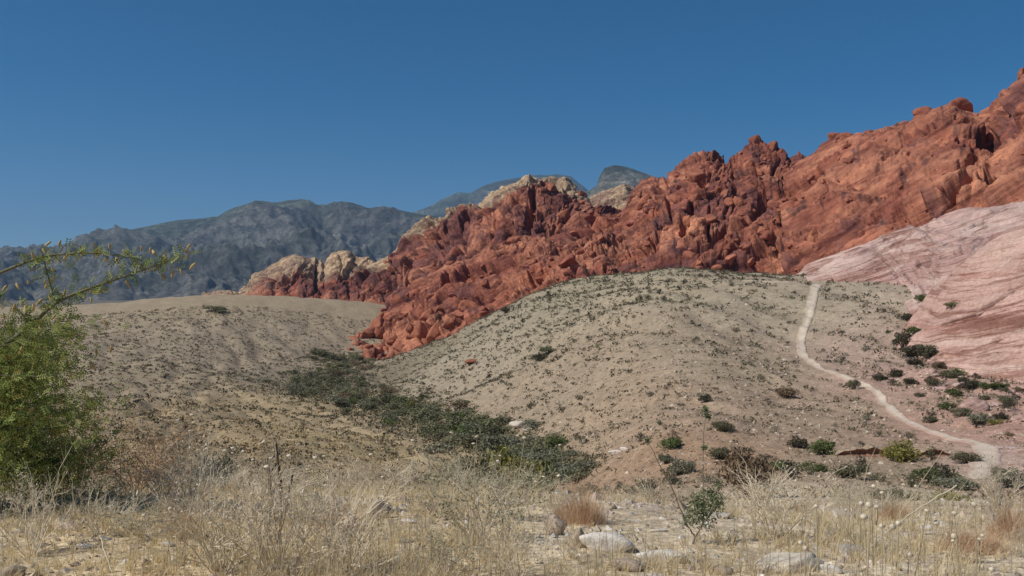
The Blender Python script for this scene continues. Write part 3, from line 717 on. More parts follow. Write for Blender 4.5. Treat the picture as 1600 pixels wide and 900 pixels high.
# blocks lying about on the middle cliffs and ramp
k = 0
for i in range(400):
    px = rng.uniform(860, 1600); py = rng.uniform(200, 446)
    h = cast(px, py)
    if h is None or 'red_sandstone' not in h[2]: continue
    if px > 1330 and rng.random() < .72: continue
    w = rng.choice([8, 10, 12, 15, 20, 27], p=[.25, .27, .22, .15, .08, .03]); R = w/F*h[0][1]*.5
    put('red_rock_block', REDB[rng.integers(6)], h[0] - h[1]*R*.25, R, None, 'broken red sandstone block lodged on the cliffs above the tan hill', 'rock', 'loose red blocks on the cliffs', .8)
    k += 1
    if k >= 190: break
k = 0
for i in range(160):
    px = rng.uniform(585, 900); py = rng.uniform(330, 500)
    h = cast(px, py)
    if h is None or 'red_sandstone' not in h[2]: continue
    if h[2].startswith('red_sandstone_massif') and rng.random() < .6: continue
    w = rng.choice([7, 9, 12, 16, 22], p=[.3, .3, .22, .12, .06]); R = w/F*h[0][1]*.5
    put('red_rock_block', REDB[rng.integers(6)], h[0] - h[1]*R*.25, R, None, 'broken red sandstone block on the slabs left of the tan hill', 'rock', 'loose red blocks on the left slabs', .8)
    k += 1
    if k >= 60: break
h = ground_hit(737, 568); R = 26/F*h[1]*.5
put('red_boulder', REDB[4], h + np.array([0, 0, R*.25]), (R, R*.7, R*.5), .1, 'lone flat red rock lying on the grey green slope of the tan hill', 'rock', None, .05)

# ------------------------------------------------------------------ shrubs
def shrub_mesh(name, seed, nleaf, lsize, lo, hi, clumps=9, hgt=.75, stems=7, stemc=(.16, .13, .10), spread=1.0, mat='leaf', upright=0.):
    """unit shrub: about 1 wide (radius .5), hgt tall, clumps of leaves on stems"""
    rs = np.random.default_rng(seed)
    b = Buf()
    cc = []
    for i in range(clumps):
        a = rs.uniform(0, 6.28); q = math.sqrt(rs.uniform(0, 1))*.36*spread
        cc.append((q*math.cos(a), q*math.sin(a), hgt*rs.uniform(.25, .78)*(1-.45*(q/.4)**2), rs.uniform(.12, .23)))
    per = nleaf//clumps
    for (x, y, z, r) in cc:
        D = rs.normal(size=(per, 3)); D /= np.linalg.norm(D, axis=1)[:, None]
        rad = r*rs.uniform(.35, 1.12, per)**.6
        C = np.array([x, y, z]) + D*rad[:, None]*np.array([1, 1, .85+upright])
        C[:, 2] = np.abs(C[:, 2]-.02)+.01
        V, Fq = leaf_quads(C, lsize*rs.uniform(.6, 1.4, per), rs, .5, .35+upright*2)
        t = np.clip(rs.normal(.5, .28, per) + rs.normal(0, .12), 0, 1)
        T = np.asarray(lo)*(1-t[:, None]) + np.asarray(hi)*t[:, None]
        b.add(V, [Fq], np.repeat(T, 4, axis=0))
        if stems:
            P = np.array([[x*.1, y*.1, -.05], [x*.5, y*.5, z*.5], [x, y, z+r*.5]])
            Vt, Ft = tube(P, [.018, .012, .005], 3); b.add(Vt, [Ft], stemc)
    return b.mesh(name, M[mat])
GRN = dict(
  green=((.085, .115, .04), (.20, .225, .09)), dark=((.055, .052, .036), (.125, .115, .07)), grey=((.13, .135, .09), (.28, .275, .19)),
  yellow=((.19, .18, .05), (.38, .34, .10)), willow=((.14, .14, .075), (.27, .265, .155)), brown=((.14, .095, .06), (.26, .19, .12)), straw=((.25, .19, .10), (.45, .36, .20)), olive=((.105, .10, .06), (.215, .20, .115)))
def kinds(kind, n, nleaf, ls, seed, **kw):
    lo, hi = GRN[kind]
    return [shrub_mesh(kind+'_shrub', seed+i, nleaf, ls, lo, hi, **kw) for i in range(n)]
S_scrub = kinds('dark', 4, 420, .04, 900) + kinds('olive', 4, 420, .04, 910) + kinds('brown', 2, 400, .036, 920) + kinds('grey', 3, 420, .036, 930)
S_will = kinds('willow', 4, 480, .05, 940, clumps=12, hgt=.8) + kinds('grey', 2, 440, .05, 950, clumps=12) + kinds('green', 1, 440, .05, 955, clumps=12) + kinds('olive', 1, 440, .05, 957, clumps=12) + kinds('brown', 1, 380, .045, 958, clumps=12)
S_big = {k: kinds(k, 2, 1700, .038, 960+7*i, clumps=16, stems=9) for i, k in enumerate(('green', 'dark', 'grey', 'yellow', 'brown', 'olive', 'willow'))}
S_low = {k: kinds(k, 2, 900, .034, 1060+7*i, clumps=14, hgt=.55) for i, k in enumerate(('green', 'grey', 'yellow', 'brown'))}

# shrubs one can single out: (px, py of the foot, width px, height px, kind, label)
NAMED = [
 (1285, 710, 34, 34, 'green', 'bushy green shrub just left of the dark cut bank'), (1247, 699, 26, 20, 'dark', 'dark brown shrub touching the left side of the bushy green shrub by the cut bank'),
 (1410, 720, 46, 40, 'yellow', 'yellow green shrub growing in front of the middle of the cut bank'), (1263, 737, 50, 26, 'green', 'wide low bright green shrub below the bushy green one'),
 (1220, 734, 30, 20, 'green', 'small low green shrub left of the wide bright green one'), (1330, 748, 44, 28, 'olive', 'spreading green shrub below the left end of the cut bank'),
 (1465, 756, 56, 36, 'green', 'large green shrub beside the lower end of the trail'), (1497, 764, 60, 28, 'grey', 'grey green shrub leaning against the large green one by the trail'), (1510, 723, 36, 20, 'olive', 'small green shrub behind the large one, close to the trail bend'),
 (1517, 765, 30, 20, 'grey', 'grey mound shrub at the very edge of the trail bottom'), (1048, 700, 32, 24, 'green', 'round green shrub alone on bare soil left of the bare tall stem'), (1040, 724, 22, 18, 'grey', 'small grey green shrub above the darker round one on the bare soil'),
 (1063, 740, 36, 28, 'grey', 'dark grey green shrub below the round green one on bare soil'), (1124, 717, 34, 22, 'olive', 'olive shrub on bare soil right of the bare tall stem'), (1128, 673, 30, 18, 'olive', 'olive shrub on the slope above the olive one by the bare stem'),
 (870, 699, 36, 24, 'green', 'light green shrub at the right rim of the wash thicket'), (1228, 620, 32, 18, 'brown', 'dark reddish brown shrub alone on the slope left of the trail'), (1102, 627, 18, 14, 'dark', 'small black green shrub alone in the middle of the slope'),
 (1334, 606, 16, 16, 'olive', 'little round shrub on the left verge of the trail'), (1412, 540, 26, 30, 'dark', 'tall dark juniper at the edge of the slickrock, upper one'), (1430, 556, 40, 20, 'dark', 'wide dark juniper below the upper one at the slickrock edge'), (1450, 560, 26, 26, 'olive', 'olive juniper, right one of the group at the slickrock edge'),
 (1487, 479, 24, 13, 'green', 'flat green bush alone on the pale slickrock'), (1494, 587, 24, 15, 'green', 'green bush on the pink rock shelf under the tan dome'), (1400, 588, 20, 14, 'dark', 'dark shrub left on the pink shelf near the trail'), (1374, 593, 20, 12, 'dark', 'dark low shrub right beside the trail bend'),
 (1535, 662, 32, 18, 'grey', 'grey green shrub under the small pink arch rock'), (1557, 662, 22, 12, 'yellow', 'small yellowish shrub right of the grey green one under the arch rock'), (1560, 607, 24, 14, 'green', 'green shrub at the right among pink ledges'), (1452, 660, 18, 12, 'olive', 'little olive shrub between trail and pink ledges'),
 (1516, 607, 26, 16, 'dark', 'dark clump of shrub on the pink ledges'), (1455, 597, 18, 12, 'brown', 'brown shrub on the pink shelf'), (1430, 570, 24, 14, 'dark', 'dark shrub just below the junipers'),
 (1575, 762, 46, 40, 'grey', 'pale grey twiggy shrub at the right edge of the trail'), (845, 563, 26, 14, 'dark', 'dark shrub, lower of two on the upper left of the tan hill'), (856, 552, 24, 14, 'willow', 'grey green shrub, upper of two on the upper left of the tan hill'), (337, 487, 32, 12, 'willow', 'grey green shrub on the crest of the left hill'),
 (790, 488, 14, 10, 'dark', 'dark shrub on the rim where the tan hill meets the red slabs'), (835, 665, 36, 18, 'grey', 'pale grey shrub among stones at the foot of the tan hill'),
 (1590, 480, 1, 1, 'green', None)]
def shrub_at(px, py, w, h, me, label, group=None, name='desert_shrub', cat='shrub', hit=None):
    p = ground_hit(px, py) if hit is None else hit
    W = w/F*p[1]*1.4; H = h/F*p[1]/.72
    return put(name, me, p - np.array([0, 0, .03*H]), (W, W, H), None, label, cat, group, .06)
slick_names = ('pink_slickrock_slope', 'tan_slickrock_dome')
for i, (px, py, w, h, kd, lb) in enumerate(NAMED):
    if lb is None: continue
    hit = None
    hh = cast(px, py)
    if hh is not None and hh[2] in slick_names: hit = hh[0]
    if py < 760 and hit is None: hit = ground_hit(px, py, 30)
    shrub_at(px, py, w, h, S_big[kd][i % 2] if h > .55*w else S_low.get(kd, S_big[kd])[i % 2], lb, None, 'juniper_bush' if 'juniper' in lb else 'desert_shrub', 'shrub', hit)

for px, top, w, Y, kd, k, lb in ((792, 688, 84, 13.5, 'yellow', 0, 'yellow green bush standing at the near end of the wash thicket'), (738, 706, 62, 13, 'olive', 1, 'dark olive bush left of the yellow green bush at the wash'), (848, 716, 54, 15, 'green', 1, 'dull green bush right of the yellow green bush at the wash'),
                                 (1170, 694, 92, 24, 'brown', 0, 'tall open brown creosote bush above the dry grass right of the bare stem'), (690, 726, 60, 14, 'grey', 0, 'grey bush left of the dark olive bush at the wash'), (1400, 765, 70, 22, 'olive', 0, 'low olive bush in the dry flat below the cut bank'),
                                 (1482, 776, 50, 21, 'yellow', 1, 'rounded yellow olive cushion shrub at the right in the dry flat'), (330, 700, 70, 15, 'grey', 1, 'grey green bush behind the white flower heads on the left')):
    x_ = (px-800)/F*Y; z_ = float(zg(np.array([x_]), np.array([float(Y)]))[0]); H = (HZ-top)/F*Y - z_; W = w/F*Y*1.25
    put('desert_shrub', S_big[kd][k], (x_, Y, z_-.03), (W, W, max(H, .3)/.66), None, lb, 'shrub', None, .04)
for px, py in ((1425, 520), (1442, 548), (1465, 575), (1478, 590), (1500, 596), (1522, 602), (1545, 606), (1570, 612), (1592, 615), (1420, 500), (1436, 470), (1460, 606), (1490, 618), (1535, 625), (1575, 632), (1500, 650), (1560, 655), (1420, 600), (1440, 620), (1475, 640)):
    px += rng.uniform(-6, 6); w = rng.uniform(12, 26); kd = rng.choice(['dark', 'olive', 'green', 'brown'])
    hh = cast(px, py)
    if hh is not None: shrub_at(px, py, w, w*.6, S_big[kd][rng.integers(2)], 'small %s shrub among ledges at the foot of the slickrock' % dict(dark='dark', olive='olive', green='green', brown='brown')[kd], 'shrubs at the foot of the slickrock', 'desert_shrub', 'shrub', hh[0])
# thicket along the wash
WASH = [(500, 556, 9), (540, 566, 12), (555, 573, 14), (520, 590, 14), (480, 603, 22), (500, 612, 24), (540, 618, 24), (570, 627, 22), (610, 640, 22), (650, 648, 24), (690, 660, 26), (720, 672, 26), (755, 690, 24), (790, 700, 26), (830, 715, 24), (865, 728, 24), (905, 740, 18)]
k = 0
wl = np.array(WASH, float)
for i in range(300):
    q = rng.uniform(0, len(wl)-1.001); j = int(q); f = q-j
    px, py, sp = wl[j]*(1-f) + wl[j+1]*f
    px += rng.normal()*sp*1.35; py += rng.normal()*sp*.46
    p = ground_hit(px, py, 42)
    Wd = rng.uniform(1.6, 4.4)*(1. if p[1] > 90 else .6)
    put('willow_bush', S_will[rng.choice(9, p=[.2, .18, .16, .12, .07, .07, .06, .08, .06] if px < 760 else [.08, .07, .07, .06, .2, .2, .06, .12, .14])], p - np.array([0, 0, .1]), (Wd*1.15, Wd, Wd*rng.uniform(.42, .75)), None,
        'grey green willow bush packed into the thicket along the wash', 'bush', 'willow bushes of the wash thicket', .08)
wx_, wy_ = [], []
for i in range(2600):
    q = rng.uniform(0, len(wl)-1.001); j = int(q); f = q-j
    px, py, sp = wl[j]*(1-f) + wl[j+1]*f
    h = cast(px + rng.normal()*sp*1.7, py + rng.normal()*sp*.58)
    if h is not None and h[0][1] > 42 and h[2] == 'ground': wx_.append(h[0][0]); wy_.append(h[0][1])
WASHXY = (np.array(wx_), np.array(wy_))
yb = ground_hit(640, 640)
put('rabbitbrush', S_big['yellow'][0], yb, (3, 3, 2.4), None, 'mustard yellow bush showing in the middle of the wash thicket', 'bush', None, .05)
yb = ground_hit(515, 576)
put('rabbitbrush', S_big['yellow'][1], yb, (2.6, 2.6, 2), None, 'mustard yellow bush at the far narrow bend of the wash thicket', 'bush', None, .05)

# scrub all over the slopes: density depends on the place
DEN = [(900, 460, 1.3), (820, 500, 1.3), (1000, 450, 1.25), (1060, 440, 1.2), (760, 560, 1.0), (850, 550, .8), (950, 500, .5), (1100, 500, .4), (1000, 560, .38), (1150, 450, .55), (1200, 560, .32), (1100, 620, .28), (1000, 650, .34), (1200, 660, .3), (620, 600, .5), (700, 640, .45),
       (1350, 460, .55), (1400, 520, .6), (1330, 520, .4), (1400, 580, .55), (1480, 620, .5), (1550, 650, .35), (1300, 640, .3), (1440, 650, .35), (1300, 560, .4), (1250, 480, .35), (1350, 730, .3), (1100, 740, .25),
       (300, 500, .6), (150, 500, .55), (450, 500, .6), (300, 475, .3), (480, 470, .3), (400, 540, .6), (300, 570, .5), (100, 600, .3), (350, 640, .3), (500, 680, .2), (250, 690, .3), (600, 700, .3), (-200, 600, .4), (1800, 640, .3)]
DC = []
for px, py, dn in DEN:
    h = ground_hit(px, py, 26); DC.append((math.atan2(h[0], h[1])*1.6, math.log(math.hypot(h[0], h[1])), dn))
DC = np.array(DC)
def density(x, y):
    q = np.stack([np.arctan2(x, y)*1.6, np.log(np.hypot(x, y))], -1)
    d2 = ((q[:, None]-DC[None, :, :2])**2).sum(-1); w = 1/(d2+.003)**2
    return (w @ DC[:, 2])/w.sum(1)
TRW = np.array([ground_hit(px, py, 27)[:2] for px, py in TRAIL])
def off_trail(x, y, m=1.3):
    ok = np.ones(len(x), bool)
    for i in range(len(TRW)-1):
        a_, b_ = TRW[i], TRW[i+1]; ab = b_-a_
        t = np.clip(((x-a_[0])*ab[0]+(y-a_[1])*ab[1])/(ab@ab), 0, 1)
        ok &= np.hypot(x-a_[0]-t*ab[0], y-a_[1]-t*ab[1]) > m
    return ok
def sample_slope(n, rmin=26, rmax=420, thmax=.62, power=1.0):
    th = rng.uniform(-thmax, thmax, n); r = np.sqrt(rng.uniform(rmin**2, rmax**2, n)) if power == 1 else np.exp(rng.uniform(math.log(rmin), math.log(rmax), n))
    return r*np.sin(th), r*np.cos(th)
# the three hundred that show largest, each a thing
x, y = sample_slope(9000, 34, 210, .56, 0)
keep = (rng.random(len(x)) < density(x, y)*.9) & off_trail(x, y)
x, y = x[keep], y[keep]
z = zg(x, y)
vis = []
for i in range(len(x)):
    px = 800+F*x[i]/y[i]; py = HZ-F*(z[i]+.3)/y[i]
    if not (-20 < px < 1620): continue
    h = cast(px, py)
    if h is None or abs(h[0][1]-y[i]) < 3+.03*y[i]: vis.append(i)
    if len(vis) >= 300: break
def zone(x_, y_):
    p_ = 800 + F*x_/y_
    if p_ < 620: return 'dotted over the slope of the left hill'
    if y_ > 140: return 'near the crest of the tan middle hill'
    if p_ > 1300: return 'on the pinkish ground between the trail and the slickrock'
    if y_ < 62: return 'on the stony flat at the foot of the tan hill'
    return 'on the bare open face of the tan middle hill'
for i in vis:
    left = x[i] < -12
    kk = rng.choice(13, p=np.array([.12]*4+[.08]*4+[.04]*2+[.04]*3)/np.sum([.12]*4+[.08]*4+[.04]*2+[.04]*3))
    w = rng.lognormal(-.12, .32)*(.8+.0025*y[i])
    if left: w *= .8
    put('desert_shrub', S_scrub[kk], (x[i], y[i], z[i]-.03), (w, w, w*rng.uniform(.7, 1.1)), None, 'small %s shrub %s' % ((('black green',)*4+('olive green',)*4+('reddish brown',)*2+('grey green',)*3)[kk], zone(x[i], y[i])), 'shrub', 'small shrubs dotted over the slopes', .08)

def seen(x_, y_):
    z_ = zg(x_, y_); ok = np.zeros(len(x_), bool)
    for i_ in range(len(x_)):
        d_ = Vector((x_[i_], y_[i_], z_[i_]+.35)); L_ = d_.length
        h_ = scene.ray_cast(dep, Vector((0, 0, 0)) + d_.normalized()*40, d_)
        ok[i_] = (not h_[0]) or (h_[1].length > L_*.97 - 1)
    return ok & (np.abs(x_/y_) < .62)
# the rest: low scrub tufts and stones, past counting
def batch(name, x, y, size, lo, hi, mat, nq, flat, kind='scrub', lift=0.0):
    n = len(x)
    z = zg(x, y) + lift
    size = np.minimum(size, 1.3)
    cn = rng.normal(size=(n, nq, 3)); cn /= np.linalg.norm(cn, axis=2)[..., None]
    cn *= rng.uniform(.3, 1, (n, nq, 1))**.5
    cn[..., 2] = np.abs(cn[..., 2])*flat
    C = np.stack([x, y, z], 1)[:, None] + cn*size[:, None, None]*.5
    size = np.minimum(size, 1.3)
    Vq, Fq = leaf_quads(C.reshape(-1, 3), np.repeat(np.minimum(size*.19, np.hypot(x, y)*.0016+.01), nq)*rng.uniform(.6, 1.3, n*nq), rng, .6, .2)
    t = np.clip(np.repeat(rng.uniform(0, 1, n), nq)*.7 + rng.uniform(0, .3, n*nq), 0, 1)[:, None]
    T = np.repeat(np.asarray(lo)*(1-t)+np.asarray(hi)*t, 4, axis=0)
    return Vq, Fq, T
bf = Buf()
x, y = sample_slope(75000, 55, 360, .6); keep = seen(x, y) & (rng.random(len(x)) < density(x, y)*.95*np.clip(1+2.2*fbm(x/7, y/7, 3, 77), .1, 2)) & off_trail(x, y); x, y = x[keep][:16000], y[keep][:16000]
hf1 = len(x)//3
for sl, lo, hi in ((slice(0, hf1), (.08, .07, .048), (.175, .155, .105)), (slice(hf1, 2*hf1), (.10, .095, .065), (.20, .185, .125)), (slice(2*hf1, None), (.13, .105, .065), (.27, .22, .14))):
    Vq, Fq, T = batch('s', x[sl], y[sl], rng.lognormal(-.36, .5, len(x[sl])), lo, hi, None, 9, .8); bf.add(Vq, [Fq], T)
x, y = sample_slope(30000, 24, 150, .62, 0); keep = (rng.random(len(x)) < .12+density(x, y)*.6) & off_trail(x, y); x, y = x[keep][:9500], y[keep][:9500]
Vq, Fq, T = batch('s', x, y, rng.lognormal(-1.15, .4, len(x))*np.clip(y/60, .6, 1.3), (.13, .105, .065), (.33, .26, .16), None, 7, .7); bf.add(Vq, [Fq], T)
x, y = WASHXY
Vq, Fq, T = batch('s', x, y, rng.lognormal(.1, .3, len(x)), (.14, .125, .07), (.28, .25, .15), None, 12, .7); bf.add(Vq, [Fq], T)
tag(add_obj('scrub', bf.mesh('scrub', M['scrub'])), 'low dry scrub tufts strewn over the tan slopes', 'scrub', None, 'stuff')
# golden bunch grass on the near left slope
bf = Buf()
x, y = sample_slope(16000, 45, 190, .56, 0); keep = (x < -.10*y-2) & (rng.random(len(x)) < .55); x, y = x[keep][:6500], y[keep][:6500]
Vq, Fq, T = batch('s', x, y, rng.lognormal(-.62, .35, len(x)), (.30, .22, .12), (.52, .40, .22), None, 9, .6); bf.add(Vq, [Fq], T)
tag(add_obj('bunch_grass', bf.mesh('bunch_grass', M['scrub'])), 'straw coloured bunch grass covering the near left slope', 'grass', None, 'stuff')
# gravel and small stones on the slopes
def stones(x, y, size, cols, seed):
    rs = np.random.default_rng(seed); n = len(x)
    base = np.array([[1, 0, 0], [-1, 0, 0], [0, 1, 0], [0, -1, 0], [0, 0, .75], [0, 0, -.6]], float)
    fa = np.array([[0, 2, 4], [2, 1, 4], [1, 3, 4], [3, 0, 4], [2, 0, 5], [1, 2, 5], [3, 1, 5], [0, 3, 5]])
    P = base[None]*rs.uniform(.6, 1.2, (n, 6, 1)) + rs.normal(0, .16, (n, 6, 3))
    a = rs.uniform(0, 6.28, n); c, s = np.cos(a), np.sin(a)
    Q = P.copy(); Q[..., 0] = P[..., 0]*c[:, None]-P[..., 1]*s[:, None]; Q[..., 1] = P[..., 0]*s[:, None]+P[..., 1]*c[:, None]
    Q *= size[:, None, None]
    Q += np.stack([x, y, zg(x, y)], 1)[:, None]
    fq = (fa[None] + (np.arange(n)*6)[:, None, None]).reshape(-1, 3)
    ci = rs.integers(0, len(cols), n)
    T = np.asarray(cols)[ci]*rs.uniform(.8, 1.2, (n, 1))
    return Q.reshape(-1, 3), fq, np.repeat(T, 6, axis=0)
bf = Buf()
x, y = sample_slope(28000, 26, 170, .56, 0); keep = off_trail(x, y, .9) & (rng.random(len(x)) < np.where(x < -.1*y, .25, .8)); x, y = x[keep][:11000], y[keep][:11000]
Vs, Fs, Ts = stones(x, y, np.minimum(rng.lognormal(-2.2, .6, len(x)), .26)*np.clip(np.hypot(x, y)/75, .3, 1.2), ((.42, .33, .25), (.36, .26, .19), (.50, .42, .33), (.30, .24, .19)), 3); bf.add(Vs, [Fs], Ts)
tag(add_obj('slope_stones', bf.mesh('slope_stones', M['paleRock'])), 'loose tan stones scattered over the slopes', 'stones', None, 'stuff')
HAZE = 6.5e-5
# ------------------------------------------------------------------ undercut bank of red soil
def cut_bank(pix, hgt, name='cut_bank'):
    W = np.array([ground_hit(px, py, 30, 70) for px, py in pix])
    n = 60; q = np.linspace(0, 1, n); s = np.linspace(0, 1, len(W))
    P = np.stack([np.interp(q, s, W[:, k]) for k in range(3)], 1)
    h = hgt*np.sin(q*PI)**.6*(1+.45*fbm(q*6, q*0+3, 3, 4)) + .03
    prof = [(-1.6, 1.12), (-.6, 1.16), (.02, 1.06), (.04, .94), (-.05, .78), (-.14, .55), (-.16, .28), (-.02, .05), (.25, -.06), (.4, -.6)]     # (towards the camera, up)
    V = []; T = []
    for k, (o, u) in enumerate(prof):
        wob = .12*fbm(q*16+k*.6, q*0+k*.8, 3, 7)
        y = P[:, 1] - (o + wob)*(.4+.6*h/hgt)
        z = P[:, 2] + u*h + (.0 if u < 1 else -.02)
        if k == 0: z = zg(P[:, 0], y) - .08
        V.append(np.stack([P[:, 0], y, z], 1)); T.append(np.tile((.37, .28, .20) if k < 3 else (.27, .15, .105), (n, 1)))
    V = np.stack(V, 1); T = np.stack(T, 1)
    return tag(add_obj(name, mesh_np(name, V.reshape(-1, 3), [grid_faces(n, len(prof))], M['ground'], T.reshape(-1, 3))), kind='structure')
cut_bank([(1308, 712), (1340, 713), (1375, 714), (1395, 714)], .42)
cut_bank([(1432, 714), (1455, 714), (1484, 712)], .34)

# ------------------------------------------------------------------ the dry shelf in the foreground
def fg(px, py): return ground_hit(px, py, 2.5, 16)
FGR = [ # px, py of middle, width px, (w, d, h) ratio, mesh, label
 (592, 803, 46, (1, .8, .8), 3, 'tilted block of tan rock with a dark shadowed side, left of centre'),
 (950, 846, 84, (1, .8, .72), 2, 'large whitish boulder in the middle of the foreground'),
 (868, 828, 42, (.8, .7, 1.25), 1, 'upright orange tan rock behind grass stalks, left of the whitish boulder'),
 (905, 850, 30, (.8, .7, 1.35), 3, 'narrow dark brown standing rock touching the left of the whitish boulder'),
 (1035, 866, 80, (1, .7, .55), 2, 'flat pale slab in front right of the whitish boulder'),
 (985, 880, 58, (1, .7, .5), 1, 'low pale rock adjoining the flat slab on its left'),
 (1012, 896, 60, (1, .7, .4), 2, 'pale flat stone cut by the bottom edge in the middle'),
 (1235, 876, 88, (1, .8, .6), 0, 'broad pale tan boulder at the bottom, right of centre'),
 (1320, 801, 48, (1, .8, .7), 4, 'rounded grey boulder half hidden by a twiggy bush on the right'),
 (1324, 857, 40, (1, .9, .85), 4, 'mottled grey rock below the rounded grey boulder'),
 (1458, 830, 32, (1, .8, .4), 2, 'upper flat white stone of the little stack on the right'),
 (1470, 845, 26, (1, .8, .6), 2, 'lower white stone of the little stack on the right'),
 (1300, 890, 34, (1, .8, .9), 2, 'bluish white stone at the bottom edge under the seed heads'),
 (1356, 864, 22, (1, .8, .9), 4, 'small bluish grey stone between the seed head stalks'),
 (1116, 802, 40, (1, .8, .5), 4, 'pinkish grey flat rock behind the leafy sapling'),
 (1130, 892, 30, (1, .8, .8), 1, 'pointed tan stone at the bottom edge right of the sapling'),
 (136, 851, 30, (1, .8, .5), 2, 'pale stone lying in the golden grass at the lower left'),
 (262, 849, 24, (1, .8, .6), 2, 'small whitish stone right of the pale one in the golden grass'),
 (20, 892, 44, (1, .8, .5), 3, 'dark stone in the bottom left corner'),
 (640, 812, 28, (1, .8, .4), 2, 'small flat pale stone beside the tilted block'),
 (630, 842, 26, (1, .8, .5), 4, 'grey stone in dry grass below the tilted block'),
 (992, 812, 22, (1, .8, .4), 2, 'small white stone on the gravel above the whitish boulder'),
 (1030, 826, 26, (1, .8, .4), 2, 'small pale stone on the gravel left of the sapling foot'),
 (1210, 832, 20, (1, .8, .5), 1, 'tan pebble sized stone on bare ground left of the mottled rock'),
 (680, 770, 30, (1, .8, .4), 2, 'pale stone at the top edge of the dry shelf'),
 (1420, 835, 20, (1, .8, .5), 4, 'grey stone left of the little white stack'),
 (962, 705, 22, (1, .8, .6), 2, 'white stone on the slope at the foot of the tan hill'), (976, 700, 16, (1, .8, .6), 2, 'smaller white stone right beside the white one at the hill foot'),
 (812, 662, 26, (1, .8, .8), 0, 'pale boulder at the right rim of the wash thicket'), (826, 668, 18, (1, .8, .7), 4, 'grey boulder just right of the pale one at the thicket rim')]
for i, (px, py, w, rt, k, lb) in enumerate(FGR):
    near = py > 745 or px < 300
    p = fg(px, py+w*.16) if near else ground_hit(px, py+w*.2, 40)
    R = w/F*p[1]*.5*1.08
    o = put('pale_boulder', PALE[k], p + np.array([0, 0, R*rt[2]*.25]), (R*rt[0], R*rt[1], R*rt[2]*1.25), rng.uniform(-.4, .4), lb, 'rock', None, .12)
PINK = [rock_mesh('pink_rock', 60+i, M['slick'], c, 3, 10, 14, sq, .10, (.40, .25, .21)) for i, (c, sq) in enumerate((((.56, .39, .34), (1.2, .8, .5)), ((.52, .35, .29), (1.1, .9, .6)), ((.60, .46, .40), (1.3, .8, .45))))]
p = ground_hit(1530, 642, 40); R = 62/F*p[1]*.5
put('pink_rock', PINK[1], p + np.array([0, R*.3, R*.16]), (R, R*.8, R*.75), .5, 'small arched pink rock with a dark hollow under it, near the right edge', 'rock', None, .1)
PKL = [(1470, 590), (1500, 600), (1530, 604), (1560, 612), (1590, 618), (1580, 640), (1595, 655), (1460, 625), (1500, 640), (1470, 610), (1460, 580), (1480, 600), (1550, 630), (1585, 690), (1598, 705), (1570, 700), (1595, 728), (1575, 625), (1540, 618)]
for px, py in PKL:
    p = ground_hit(px + rng.uniform(-8, 8), py + rng.uniform(-4, 4), 30); R = rng.choice([14, 20, 28, 40])/F*p[1]*.5
    put('pink_rock', PINK[rng.integers(3)], p - np.array([0, 0, R*.10]), R, rng.uniform(-.5, .3), 'flat pink rock ledge breaking out of the ground below the slickrock', 'rock', 'pink rock ledges below the slickrock', .15)
for i in range(110):
    px = rng.uniform(560, 1600); py = rng.uniform(765, 896); p = fg(px, py)
    w = rng.choice([7, 9, 12, 16], p=[.4, .3, .2, .1]); R = w/F*p[1]*.5
    put('loose_stone', PALE[rng.integers(5)], p + np.array([0, 0, R*.1]), R, None, 'loose pale stone on the gravelly foreground ground', 'stone', 'loose stones on the foreground gravel', .5)
bf = Buf()
th = rng.uniform(-.6, .6, 9000); r = np.exp(rng.uniform(math.log(4.2), math.log(26), 9000))
x, y = r*np.sin(th), r*np.cos(th)
Vs, Fs, Ts = stones(x, y, rng.lognormal(-4.1, .5, len(x))*np.clip(r/6, .8, 2.5), ((.55, .48, .40), (.46, .37, .28), (.62, .58, .52), (.36, .30, .25), (.50, .40, .33)), 9); bf.add(Vs, [Fs], Ts)
tag(add_obj('gravel', bf.mesh('gravel', M['paleRock'])), 'fine pale gravel on the foreground shelf', 'gravel', None, 'stuff')

# dry grass: curved blades fanning from many small clumps
def blades(P, n, L, wd, lean, cols, rs, curl=.5):
    """P (m,3) clump feet -> n blades each"""
    m = len(P); N = m*n
    a = rs.uniform(0, 2*PI, N); ln = np.abs(rs.normal(0, lean, N)); l = np.repeat(L, n)*rs.uniform(.45, 1.15, N)
    d = np.stack([np.cos(a), np.sin(a), np.zeros(N)], 1)
    foot = np.repeat(P, n, axis=0) + d*rs.uniform(0, .03, (N, 1))*np.repeat(L, n)[:, None]*3
    sd_ = np.stack([-np.sin(a+.6), np.cos(a+.6), np.zeros(N)], 1)
    h1 = foot + d*(l*ln*.35)[:, None] + np.array([0, 0, 1])*(l*.55)[:, None]
    h2 = h1 + d*(l*(ln*.5+curl*rs.uniform(0, .5, N)))[:, None] + np.array([0, 0, 1])*(l*(.45-curl*.25*rs.uniform(0, 1, N)))[:, None]
    w = (np.broadcast_to(wd, (N,)))[:, None]
    V = np.stack([foot-sd_*w, foot+sd_*w, h1-sd_*w*.8, h1+sd_*w*.8, h2], 1).reshape(-1, 3)
    i = np.arange(N)*5
    Fq = np.stack([i, i+1, i+3, i+2], 1); Ft = np.stack([i+2, i+3, i+4], 1)
    t = np.clip(np.repeat(rs.uniform(0, 1, m), n)*.6 + rs.uniform(0, .4, N), 0, 1)[:, None]
    T = np.asarray(cols[0])*(1-t) + np.asarray(cols[1])*t
    return V, [Fq, Ft], np.repeat(T, 5, axis=0)
bf = Buf()
th = rng.uniform(-.6, .6, 25000); r = np.exp(rng.uniform(math.log(3.6), math.log(19), 25000))
x, y = r*np.sin(th), r*np.cos(th)
pxx = 800 + F*x/y
g = fbm(x/1.6, y/1.6, 3, 61) + .5*fbm(x/.5, y/.5, 2, 62)
